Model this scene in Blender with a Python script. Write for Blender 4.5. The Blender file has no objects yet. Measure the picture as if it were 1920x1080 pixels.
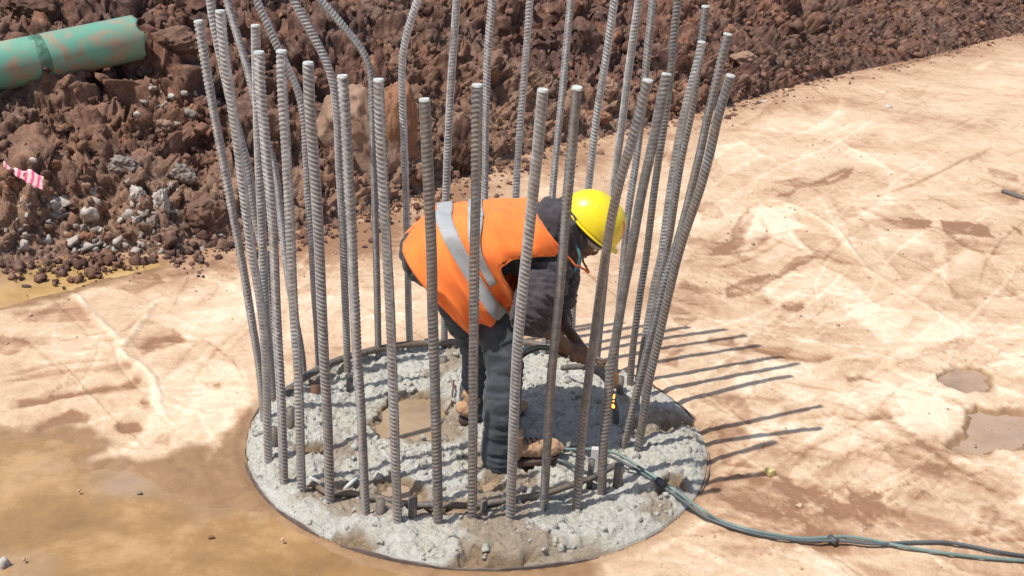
import bpy, math, random
import numpy as np
from mathutils import Vector, Matrix
from mathutils.bvhtree import BVHTree

sc = bpy.context.scene
COL = sc.collection
rng = np.random.default_rng(11)
random.seed(5)

# ------------------------------------------------------------------ camera
F_PX, PITCH, ROLL, CAM_H = 2000.0, 0.35904372, 0.05166951, 2.25390663
CX, CY = -0.11232273, 4.16056823            # centre of the pile
cr, sr = math.cos(ROLL), math.sin(ROLL)
cp, sp = math.cos(PITCH), math.sin(PITCH)
FW = np.array([0, cp, -sp]); R0 = np.array([1.0, 0, 0]); U0 = np.array([0, sp, cp])
RT = cr * R0 + sr * U0; UP = -sr * R0 + cr * U0
cam_d = bpy.data.cameras.new('camera'); cam = bpy.data.objects.new('camera', cam_d); COL.objects.link(cam)
M = Matrix.Identity(4)
for i in range(3):
    M[i][0] = RT[i]; M[i][1] = UP[i]; M[i][2] = -FW[i]
M[2][3] = CAM_H
cam.matrix_world = M
cam_d.lens = 37.5; cam_d.sensor_width = 36; cam_d.clip_end = 2000
sc.camera = cam

# ------------------------------------------------------------------ light
SUNV = np.array([0.42, 0.305, -1.0]); SUNV /= np.linalg.norm(SUNV)   # the way the light travels
elev = math.asin(-SUNV[2]); 
w = bpy.data.worlds.new('World'); sc.world = w; w.use_nodes = True
nt = w.node_tree; bg = nt.nodes['Background']
sky = nt.nodes.new('ShaderNodeTexSky'); sky.sky_type = 'NISHITA'; sky.sun_disc = False
sky.sun_elevation = elev
sky.sun_rotation = math.atan2(-SUNV[0], -SUNV[1])
sky.air_density = 1.0; sky.dust_density = 2.0
nt.links.new(sky.outputs[0], bg.inputs[0]); bg.inputs[1].default_value = 0.13
sd = bpy.data.lights.new('sun', 'SUN'); sun = bpy.data.objects.new('sun', sd); COL.objects.link(sun)
sd.energy = 4.6; sd.angle = math.radians(0.53); sd.color = (1.0, 0.955, 0.88)
sun.rotation_euler = Vector(SUNV).to_track_quat('-Z', 'Y').to_euler(); sun.location = (-4, -2, 8)
sc.view_settings.view_transform = 'Standard'; sc.view_settings.look = 'None'
sc.view_settings.exposure = 0.0; sc.view_settings.gamma = 1.0
sc.view_settings.use_curve_mapping = False

# ------------------------------------------------------------------ traced pixel -> place in the world
def ray(px, py):
    x = (px - 960) / F_PX; y = -(py - 540) / F_PX
    d = FW + x * RT + y * UP
    return d / np.linalg.norm(d)
C0 = np.array([0, 0, CAM_H])
def ground(px, py, z=0.0):
    d = ray(px, py); return C0 + d * ((z - CAM_H) / d[2])
def aty(px, py, y):
    d = ray(px, py); return C0 + d * (y / d[1])
def proj(P):
    P = np.atleast_2d(P) - C0
    f = P @ FW
    return np.stack([960 + F_PX * (P @ RT) / f, 540 - F_PX * (P @ UP) / f], 1)

# ------------------------------------------------------------------ noise
def _h(ix, iy, iz, seed):
    h = (ix.astype(np.int64) * 374761393 + iy.astype(np.int64) * 668265263 + iz.astype(np.int64) * 2147483647 % 1013904223 + seed * 974711) & 0xFFFFFFFF
    h = ((h ^ (h >> 13)) * 1274126177) & 0xFFFFFFFF
    h = ((h ^ (h >> 15)) * 2246822519) & 0xFFFFFFFF
    return ((h ^ (h >> 16)) & 0xFFFFFF) / 16777215.0
def vnoise(P, seed=0):
    P = np.asarray(P, float)
    if P.shape[1] == 2: P = np.concatenate([P, np.zeros((len(P), 1))], 1)
    i = np.floor(P); f = P - i; i = i.astype(np.int64); f = f * f * f * (f * (f * 6 - 15) + 10)
    r = 0
    for dx in (0, 1):
        wx = f[:, 0] if dx else 1 - f[:, 0]
        for dy in (0, 1):
            wy = f[:, 1] if dy else 1 - f[:, 1]
            for dz in (0, 1):
                wz = f[:, 2] if dz else 1 - f[:, 2]
                r = r + wx * wy * wz * _h(i[:, 0] + dx, i[:, 1] + dy, i[:, 2] + dz, seed)
    return r * 2 - 1
def fbm(P, o=4, seed=0, g=.5):
    P = np.asarray(P, float); a = 1.0; s = 0; t = 0
    for k in range(o):
        s = s + a * vnoise(P + 17.3 * k, seed + k); t += a; a *= g; P = P * 2.03
    return s / t * 1.6
def worley(P, seed=0):
    """2-D cells: distance to the nearest cell point, and that cell's random number"""
    i = np.floor(P[:, :2]).astype(np.int64); best = np.full(len(P), 9.0); rid = np.zeros(len(P))
    z = np.zeros(len(P), np.int64)
    for dx in (-1, 0, 1):
        for dy in (-1, 0, 1):
            a = i[:, 0] + dx; b = i[:, 1] + dy
            qx = a + .15 + .7 * _h(a, b, z, seed); qy = b + .15 + .7 * _h(a, b, z + 1, seed)
            d = np.hypot(P[:, 0] - qx, P[:, 1] - qy)
            m = d < best
            best = np.where(m, d, best); rid = np.where(m, _h(a, b, z + 2, seed), rid)
    return best, rid
def sst(a, b, x):
    t = np.clip((x - a) / (b - a), 0, 1); return t * t * (3 - 2 * t)

# ------------------------------------------------------------------ objects
def tag(o, label=None, cat=None, group=None, kind=None):
    if label: o['label'] = label
    if cat: o['category'] = cat
    if group: o['group'] = group
    if kind: o['kind'] = kind
    return o
def empty(name, loc, label=None, cat=None, group=None):
    o = bpy.data.objects.new(name, None); COL.objects.link(o); o.location = tuple(loc); o.empty_display_size = .1
    return tag(o, label, cat, group)
def link(name, me, mat=None, parent=None, smooth=True):
    o = bpy.data.objects.new(name, me); COL.objects.link(o)
    if mat is not None and not me.materials:
        for m in (mat if isinstance(mat, (list, tuple)) else [mat]): me.materials.append(m)
    if smooth and len(me.polygons): me.polygons.foreach_set('use_smooth', np.ones(len(me.polygons), bool))
    if parent is not None:
        o.parent = parent
        o.matrix_parent_inverse = Matrix.Translation(-parent_world(parent))
    return o
def parent_world(p):
    v = Vector(p.location)
    if p.parent is not None: v = v + p.matrix_parent_inverse.translation + parent_world(p.parent)
    return v
def mesh_np(name, V, Q):
    """V (n,3), Q (m,4 or 3) numpy -> mesh"""
    me = bpy.data.meshes.new(name); V = np.asarray(V, np.float32); Q = np.asarray(Q, np.int32); k = Q.shape[1]
    me.vertices.add(len(V)); me.vertices.foreach_set('co', V.ravel())
    me.loops.add(len(Q) * k); me.loops.foreach_set('vertex_index', Q.ravel())
    me.polygons.add(len(Q)); me.polygons.foreach_set('loop_start', np.arange(len(Q), dtype=np.int32) * k)
    me.update(calc_edges=True); me.validate(); return me
def gridq(nu, nv, wrap=False):
    a = np.arange(nu - 1)[:, None] * nv; b = np.arange(nv if wrap else nv - 1)[None]
    c = (b + 1) % nv
    q = np.stack([a + b, a + c, a + nv + c, a + nv + b], -1)
    return q.reshape(-1, 4)
def attr(me, name, val):
    a = me.attributes.new(name, 'FLOAT', 'POINT'); a.data.foreach_set('value', np.asarray(val, np.float32))
def catmull(P, n):
    P = np.asarray(P, float); k = len(P)
    d = np.r_[0, np.cumsum(np.maximum(np.linalg.norm(np.diff(P[:, :3], axis=0), axis=1), 1e-6))]
    m = np.zeros_like(P)
    m[1:-1] = (P[2:] - P[:-2]) / (d[2:] - d[:-2])[:, None]
    m[0] = (P[1] - P[0]) / (d[1] - d[0]); m[-1] = (P[-1] - P[-2]) / (d[-1] - d[-2])
    s = np.linspace(0, d[-1], n); j = np.clip(np.searchsorted(d, s, 'right') - 1, 0, k - 2)
    h = (d[j + 1] - d[j])[:, None]; t = ((s - d[j]) / (d[j + 1] - d[j]))[:, None]
    return (2*t**3-3*t**2+1)*P[j] + (t**3-2*t**2+t)*h*m[j] + (-2*t**3+3*t**2)*P[j+1] + (t**3-t**2)*h*m[j+1]
def frames(C, ref=None):
    T = np.gradient(C, axis=0); T /= np.linalg.norm(T, axis=1)[:, None]
    A = np.zeros_like(T); a = np.array(ref if ref is not None else (0.0, -1.0, 0.05), float)
    if abs(a @ T[0]) > .9: a = np.array([1.0, 0, 0.1])
    for i in range(len(T)):
        a = a - (a @ T[i]) * T[i]; a /= np.linalg.norm(a); A[i] = a
    return T, A, np.cross(T, A)
def tube_vq(C, rad, nseg=12, caps=True, ref=None, sq=(1, 1), prof=None):
    """rings along C; sq squashes along (A,B); prof(i_array, angle_array) -> radius factor"""
    C = np.asarray(C, float); n = len(C); rad = np.broadcast_to(np.asarray(rad, float), (n,))
    T, A, B = frames(C, ref)
    th = np.arange(nseg) / nseg * 2 * math.pi
    R = rad[:, None] * np.ones((1, nseg))
    if prof is not None: R = R + prof
    V = C[:, None] + R[..., None] * (sq[0] * np.cos(th)[None, :, None] * A[:, None] + sq[1] * np.sin(th)[None, :, None] * B[:, None])
    V = V.reshape(-1, 3); Q = gridq(n, nseg, True)[:, ::-1]
    if caps:
        V = np.vstack([V, C[0], C[-1]]); a = n * nseg
        j = np.arange(nseg); k = (j + 1) % nseg
        q0 = np.stack([np.full(nseg, a), j, k, k], 1); q1 = np.stack([np.full(nseg, a + 1), (n-1)*nseg + k, (n-1)*nseg + j, (n-1)*nseg + j], 1)
        return V, Q, np.vstack([q0[:, :3], q1[:, :3]])
    return V, Q, np.zeros((0, 3), int)
class MB:
    def __init__(s): s.v = []; s.q = []; s.t = []; s.n = 0
    def add(s, V, Q=None, T=None):
        V = np.asarray(V, float)
        if Q is not None and len(Q): s.q.append(np.asarray(Q) + s.n)
        if T is not None and len(T): s.t.append(np.asarray(T) + s.n)
        s.v.append(V); s.n += len(V); return s
    def tube(s, C, rad, nseg=12, smooth=None, **k):
        C = np.asarray(C, float)
        if smooth:
            rr = np.broadcast_to(np.asarray(rad, float), (len(C),))
            D = catmull(np.c_[C, rr], smooth); C, rad = D[:, :3], D[:, 3]
        return s.add(*tube_vq(C, rad, nseg, **k))
    def rtube(s, C, rad, nseg=14, smooth=24, **k):
        """tube with rounded ends"""
        C = np.asarray(C, float); rr = np.broadcast_to(np.asarray(rad, float), (len(C),))
        D = catmull(np.c_[C, rr], smooth); C, r = D[:, :3], D[:, 3]
        a = C[0] - C[1]; a /= np.linalg.norm(a); b = C[-1] - C[-2]; b /= np.linalg.norm(b)
        ts = [.2, .55, .8, .97]
        pre = [(C[0] + a * r[0] * t, r[0] * math.sqrt(1 - t*t)) for t in ts][::-1]; post = [(C[-1] + b * r[-1] * t, r[-1] * math.sqrt(1 - t*t)) for t in ts]
        CC = np.vstack([[p[0] for p in pre], C, [p[0] for p in post]]); RR = np.r_[[p[1] for p in pre], r, [p[1] for p in post]]
        return s.add(*tube_vq(CC, RR, nseg, **k))
    def ell(s, c, ax, n=20, m=12):
        """ellipsoid, ax = three axis vectors (rows)"""
        c = np.asarray(c, float); ax = np.asarray(ax, float)
        if ax.ndim == 1: ax = np.diag(ax)
        ph = np.linspace(.02, math.pi - .02, m); th = np.arange(n) / n * 2 * math.pi
        S = np.stack([np.outer(np.sin(ph), np.cos(th)), np.outer(np.sin(ph), np.sin(th)), np.outer(np.cos(ph), np.ones(n))], -1).reshape(-1, 3)
        V = c + S @ ax; Q = gridq(m, n, True)
        V = np.vstack([V, c + ax[2], c - ax[2]]); a = m * n; j = np.arange(n); k = (j + 1) % n
        s.add(V, Q, np.vstack([np.stack([np.full(n, a), k, j], 1)[:, ::-1], np.stack([np.full(n, a + 1), (m-1)*n + k, (m-1)*n + j], 1)])); return s
    def box(s, c, size, R=None):
        c = np.asarray(c, float); h = np.asarray(size, float) / 2
        V = np.array([(x, y, z) for x in (-1, 1) for y in (-1, 1) for z in (-1, 1)], float) * h
        if R is not None: V = V @ np.asarray(R).T
        return s.add(V + c, [(0,1,3,2),(4,6,7,5),(0,4,5,1),(2,3,7,6),(0,2,6,4),(1,5,7,3)])
    def mesh(s, name):
        V = np.vstack(s.v); F = []
        if s.q: F += np.vstack(s.q).tolist()
        if s.t: F += np.vstack(s.t).tolist()
        me = bpy.data.meshes.new(name); me.from_pydata(V.tolist(), [], F); me.update(); return me
    def build(s, name, mat, parent=None, smooth=True): return link(name, s.mesh(name), mat, parent, smooth)

def evalmods(me, mods):
    o = bpy.data.objects.new('tmp', me); COL.objects.link(o)
    for ty, kw in mods:
        m = o.modifiers.new('m', ty)
        for k, v in kw.items(): setattr(m, k, v)
    dg = bpy.context.evaluated_depsgraph_get(); dg.update()
    r = bpy.data.meshes.new_from_object(o.evaluated_get(dg)); bpy.data.objects.remove(o); return r
def co(me):
    a = np.empty(len(me.vertices) * 3, np.float32); me.vertices.foreach_get('co', a); return a.reshape(-1, 3).astype(float)
def nrm(me):
    a = np.empty(len(me.vertices) * 3, np.float32); me.vertices.foreach_get('normal', a); return a.reshape(-1, 3).astype(float)
def setco(me, V): me.vertices.foreach_set('co', np.asarray(V, np.float32).ravel()); me.update()
def fuse(mb, voxel, smooth=4, name='m'):
    me = evalmods(mb.mesh(name), [('REMESH', dict(mode='VOXEL', voxel_size=voxel)), ('SMOOTH', dict(factor=.5, iterations=smooth))])
    me.name = name; return me

# ------------------------------------------------------------------ materials
def mat(name): 
    m = bpy.data.materials.new(name); m.use_nodes = True; return m, m.node_tree, m.node_tree.nodes['Principled BSDF']
def N(t, ty, **kw):
    n = t.nodes.new(ty)
    for k, v in kw.items():
        if k.startswith('_'): setattr(n, k[1:], v)
        else: n.inputs[k.replace('__', ' ')].default_value = v
    return n
def coords(t, scale=(1, 1, 1), rot=(0, 0, 0)):
    c = t.nodes.new('ShaderNodeTexCoord'); m = t.nodes.new('ShaderNodeMapping'); m.inputs['Scale'].default_value = scale; m.inputs['Rotation'].default_value = rot
    t.links.new(c.outputs['Object'], m.inputs[0]); return m.outputs[0]
def noise(t, scale, detail=5, rough=.6, vec=None, dist=0):
    n = N(t, 'ShaderNodeTexNoise', Scale=scale, Detail=detail, Roughness=rough, Distortion=dist)
    if vec is not None: t.links.new(vec, n.inputs['Vector'])
    return n.outputs['Fac']
def ramp(t, fac, stops, interp='LINEAR'):
    r = t.nodes.new('ShaderNodeValToRGB'); r.color_ramp.interpolation = interp
    while len(r.color_ramp.elements) < len(stops): r.color_ramp.elements.new(.5)
    for e, (p, c) in zip(r.color_ramp.elements, stops):
        e.position = p; e.color = tuple(c) + (1,) if len(c) == 3 else c
    t.links.new(fac, r.inputs[0]); return r.outputs[0]
def gray(t, fac, a, b, lo=0.0, hi=1.0):
    m = N(t, 'ShaderNodeMapRange'); m.inputs['From Min'].default_value = a; m.inputs['From Max'].default_value = b
    m.inputs['To Min'].default_value = lo; m.inputs['To Max'].default_value = hi
    t.links.new(fac, m.inputs['Value']); return m.outputs[0]
def mix(t, fac, a, b, mode='MIX'):
    m = t.nodes.new('ShaderNodeMix'); m.data_type = 'RGBA'; m.blend_type = mode
    for s, v in ((0, fac), (6, a), (7, b)):
        if isinstance(v, (int, float)): m.inputs[s].default_value = v
        elif isinstance(v, tuple): m.inputs[s].default_value = v if len(v) == 4 else v + (1,)
        else: t.links.new(v, m.inputs[s])
    return m.outputs[2]
def bump(t, h, strength, dist, bs):
    b = N(t, 'ShaderNodeBump', Strength=strength, Distance=dist); t.links.new(h, b.inputs['Height']); t.links.new(b.outputs[0], bs.inputs['Normal']); return b
def getattrn(t, name):
    a = t.nodes.new('ShaderNodeAttribute'); a.attribute_name = name; return a.outputs['Fac']
def simple(name, c, rough=.7, var=.25, scale=8, b=.3, bscale=60, metallic=0, c2=None, spec=None):
    m, t, bs = mat(name); v = coords(t)
    lo = tuple(x * (1 - var) for x in c) if c2 is None else c2; hi = tuple(min(1, x * (1 + var)) for x in c) if c2 is None else c
    t.links.new(ramp(t, noise(t, scale, 6, .65, v), [(.35, lo), (.65, hi)]), bs.inputs['Base Color'])
    bs.inputs['Roughness'].default_value = rough; bs.inputs['Metallic'].default_value = metallic
    if spec is not None: bs.inputs['Specular IOR Level'].default_value = spec
    bump(t, noise(t, bscale, 4, .6, v), b, .004, bs); return m

# ================================================================== materials used below
def mat_ground():
    m, t, bs = mat('packed_clay'); v = coords(t)
    tone = getattrn(t, 'tone'); wet = getattrn(t, 'wet')
    n1 = noise(t, 1.1, 6, .62, v, .6); n2 = noise(t, 7, 8, .72, v, 1.2); n3 = noise(t, 75, 6, .8, v)
    va = coords(t, (1.2, 9, 1), (0, 0, .5)); vb = coords(t, (9, 1.0, 1), (0, 0, .95))
    s1 = noise(t, 2.2, 7, .7, va, .4); s2 = noise(t, 1.8, 7, .7, vb, .4)
    a = N(t, 'ShaderNodeMath', _operation='MULTIPLY_ADD'); t.links.new(n2, a.inputs[0]); a.inputs[1].default_value = .9; t.links.new(n1, a.inputs[2])
    b = N(t, 'ShaderNodeMath', _operation='ADD'); t.links.new(s1, b.inputs[0]); t.links.new(s2, b.inputs[1])
    c = N(t, 'ShaderNodeMath', _operation='MULTIPLY_ADD'); t.links.new(b.outputs[0], c.inputs[0]); c.inputs[1].default_value = .38; t.links.new(a.outputs[0], c.inputs[2])
    d = N(t, 'ShaderNodeMath', _operation='MULTIPLY_ADD'); t.links.new(tone, d.inputs[0]); d.inputs[1].default_value = .30; t.links.new(c.outputs[0], d.inputs[2])
    f = gray(t, d.outputs[0], .66, 1.80)
    col = ramp(t, f, [(.0, (.28, .155, .09)), (.25, (.41, .255, .16)), (.5, (.535, .372, .245)), (.75, (.635, .475, .33)), (1, (.73, .605, .455))])
    sp = ramp(t, n3, [(.34, (.72, .64, .57)), (.47, (1, 1, 1)), (.66, (1.14, 1.14, 1.12))]); col = mix(t, .8, col, sp, 'MULTIPLY')
    wc = ramp(t, n2, [(.3, (.235, .135, .070)), (.7, (.37, .23, .125))])
    wf = gray(t, wet, .1, .9); col = mix(t, wf, col, wc)
    t.links.new(col, bs.inputs['Base Color']); t.links.new(gray(t, wet, .3, 1.0, .85, .38), bs.inputs['Roughness'])
    bs.inputs['Specular IOR Level'].default_value = .25
    h = N(t, 'ShaderNodeMath', _operation='ADD'); t.links.new(n3, h.inputs[0]); t.links.new(n2, h.inputs[1])
    bump(t, h.outputs[0], .5, .007, bs); return m
def mat_soil():
    m, t, bs = mat('dug_soil'); v = coords(t)
    cell = getattrn(t, 'cell'); dust = getattrn(t, 'dust')
    n1 = noise(t, 1.3, 5, .6, v); n2 = noise(t, 9, 7, .7, v, .5); n3 = noise(t, 55, 5, .75, v)
    base = ramp(t, n2, [(.3, (.070, .038, .030)), (.5, (.145, .082, .063)), (.7, (.29, .185, .14))])
    red = ramp(t, n1, [(.4, (.88, .92, 1.0)), (.6, (1.12, .98, .88))]); base = mix(t, 1.0, base, red, 'MULTIPLY')
    cc = ramp(t, cell, [(0, (.72, .72, .74)), (.6, (1.0, 1.0, 1.0)), (.93, (1.2, 1.12, 1.02)), (1, (1.9, 1.7, 1.4))]); base = mix(t, 1.0, base, cc, 'MULTIPLY')
    dn = N(t, 'ShaderNodeMath', _operation='MULTIPLY'); t.links.new(gray(t, n3, .35, .65), dn.inputs[0]); t.links.new(dust, dn.inputs[1])
    base = mix(t, dn.outputs[0], base, (.36, .235, .16))
    t.links.new(base, bs.inputs['Base Color']); bs.inputs['Roughness'].default_value = .95; bs.inputs['Specular IOR Level'].default_value = .12
    h = N(t, 'ShaderNodeMath', _operation='MULTIPLY_ADD'); t.links.new(n2, h.inputs[0]); h.inputs[1].default_value = 1.6; t.links.new(n3, h.inputs[2])
    bump(t, h.outputs[0], .6, .02, bs); return m
def mat_concrete():
    m, t, bs = mat('rough_concrete'); v = coords(t)
    n1 = noise(t, 5, 6, .65, v, .5); n2 = noise(t, 45, 6, .8, v); n3 = noise(t, 130, 4, .8, v); stain = getattrn(t, 'stain')
    col = ramp(t, n2, [(.25, (.34, .325, .29)), (.38, (.57, .555, .505)), (.6, (.74, .725, .67))])
    col = mix(t, 1.0, col, ramp(t, n3, [(.3, (.62, .61, .58)), (.48, (1, 1, 1))]), 'MULTIPLY')
    col = mix(t, 1.0, col, ramp(t, n1, [(.35, (.93, .90, .82)), (.6, (1, 1, 1.0))]), 'MULTIPLY')
    col = mix(t, stain, col, ramp(t, n2, [(.3, (.29, .20, .12)), (.7, (.42, .31, .20))]))
    t.links.new(col, bs.inputs['Base Color']); t.links.new(gray(t, stain, 0, 1, .9, .5), bs.inputs['Roughness'])
    h = N(t, 'ShaderNodeMath', _operation='ADD'); t.links.new(n3, h.inputs[0]); t.links.new(n2, h.inputs[1])
    bump(t, h.outputs[0], .9, .014, bs); return m
def mat_rebar(name, seedshift, dirt, dark):
    m, t, bs = mat(name); v = coords(t)
    mp = N(t, 'ShaderNodeMapping'); mp.inputs['Location'].default_value = (seedshift, 0, 0); t.links.new(v, mp.inputs[0]); v = mp.outputs[0]
    n1 = noise(t, 5, 5, .6, v, .3); n2 = noise(t, 40, 5, .7, v); n3 = noise(t, 160, 3, .7, v)
    col = ramp(t, n2, [(.3, tuple(x * dark for x in (.15, .155, .165))), (.5, tuple(x * dark for x in (.27, .28, .29))), (.72, tuple(x * dark for x in (.40, .415, .42)))])
    col = mix(t, gray(t, n1, .42, .66, 0, dirt), col, (.30, .215, .15))
    # concrete splash and mud on the lowest stretch of the bar
    sx = N(t, 'ShaderNodeSeparateXYZ'); t.links.new(v, sx.inputs[0])
    low = gray(t, sx.outputs[2], .55, .05); lm = N(t, 'ShaderNodeMath', _operation='MULTIPLY'); t.links.new(low, lm.inputs[0]); t.links.new(gray(t, n2, .45, .6), lm.inputs[1])
    col = mix(t, lm.outputs[0], col, (.33, .27, .215))
    wn = getattrn(t, 'rib_relief'); col = mix(t, wn, mix(t, 1.0, col, (.62, .58, .55), 'MULTIPLY'), mix(t, 1.0, col, (1.25, 1.25, 1.25), 'MULTIPLY'))  # colour follows the ribs: grooves darker, rib tops brighter
    t.links.new(col, bs.inputs['Base Color']); bs.inputs['Roughness'].default_value = .62; bs.inputs['Metallic'].default_value = .15
    bs.inputs['Specular IOR Level'].default_value = .35
    bump(t, n3, .35, .002, bs); return m
def mat_water(name, c, rough=.07, c2=None):
    m, t, bs = mat(name); v = coords(t)
    wc = ramp(t, noise(t, 2.3, 9, .72, v, .15), [(.34, tuple(x * .72 for x in c)), (.5, c), (.62, c2 or tuple(x * 1.2 for x in c))])
    wc = mix(t, gray(t, noise(t, .9, 4, .6, coords(t, (1, 1, 1), (0, 0, 1))), .5, .64, 0, .6), wc, (.37, .285, .225)); t.links.new(wc, bs.inputs['Base Color'])
    bs.inputs['Roughness'].default_value = rough; bs.inputs['IOR'].default_value = 1.33
    return m

GROUND, SOIL, CONC = mat_ground(), mat_soil(), mat_concrete()
REB = [mat_rebar('rebar_steel', 0, .28, 1.3), mat_rebar('rebar_steel_pale', 7, .22, 1.65), mat_rebar('rebar_steel_dark', 13, .4, .85)]
RUST = simple('rusty_iron', (.20, .095, .055), .8, .5, 14, .5, c2=(.09, .05, .035))
CUT = simple('cut_steel_face', (.50, .53, .50), .5, .15, 60, .2)
WATER = mat_water('muddy_water', (.33, .195, .085), .10, (.45, .285, .14)); OCHRE = mat_water('ochre_water', (.46, .29, .12), .12, (.54, .36, .17)); WATER2 = mat_water('silty_water', (.40, .27, .18), .18, (.44, .31, .22))

# ================================================================== traced outlines on the ground
def gpoly(pts, z=0.0): return np.array([ground(x, y, z)[:2] for x, y in pts])
def pldist(P, L):
    best = np.full(len(P), 1e9); side = np.zeros(len(P)); along = np.zeros(len(P)); acc = 0
    for a, b in zip(L[:-1], L[1:]):
        d = b - a; l2 = d @ d; q = P - a; t = np.clip((q @ d) / l2, 0, 1); e = q - t[:, None] * d
        r = np.hypot(e[:, 0], e[:, 1]); m = r < best - 1e-9
        best[m] = r[m]; side[m] = (d[0] * q[m, 1] - d[1] * q[m, 0]) / math.sqrt(l2); along[m] = acc + t[m] * math.sqrt(l2); acc += math.sqrt(l2)
    return best, side, along, acc
def polysd(P, G):
    """> 0 inside"""
    d, _, _, _ = pldist(P, np.vstack([G, G[:1]])); ins = np.zeros(len(P), bool)
    for a, b in zip(G, np.roll(G, -1, 0)):
        c = ((a[1] > P[:, 1]) != (b[1] > P[:, 1])) & (P[:, 0] < (b[0] - a[0]) * (P[:, 1] - a[1]) / (b[1] - a[1] + 1e-12) + a[0]); ins ^= c
    return np.where(ins, d, -d)
EDGE = gpoly([(-700, 560), (-300, 530), (0, 502), (100, 487), (200, 474), (300, 480), (360, 470), (430, 452), (520, 440), (600, 425), (690, 400), (760, 378), (830, 345), (900, 320),
              (960, 300), (1030, 276), (1100, 262), (1200, 238), (1300, 215), (1400, 190), (1480, 164), (1600, 137), (1720, 110), (1820, 87), (1915, 63), (2100, 24)])
EDGE = np.vstack([EDGE, EDGE[-1] + (EDGE[-1] - EDGE[-3]) * 2])
POOLS = {
 'front': gpoly([(-400, 800), (5, 814), (80, 806), (140, 812), (190, 836), (172, 866), (260, 870), (330, 862), (372, 848), (398, 868), (425, 826), (458, 806), (480, 780), (500, 900), (560, 970), (700, 1040), (850, 1062), (1000, 1068), (1090, 1062), (1120, 1200), (-500, 1300)]),
 'back': gpoly([(-250, 480), (0, 512), (60, 500), (130, 482), (170, 478), (255, 488), (310, 492), (300, 506), (235, 522), (155, 542), (105, 558), (0, 578), (-250, 615)]),
 'right': gpoly([(1757, 694), (1790, 688), (1825, 690), (1855, 706), (1852, 727), (1815, 738), (1775, 728)]),
 'farright': gpoly([(1768, 842), (1795, 815), (1815, 785), (1800, 768), (1830, 758), (1860, 768), (1925, 776), (1990, 790), (1990, 850), (1925, 832), (1885, 848), (1820, 852)])}
WL = -0.006
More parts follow.
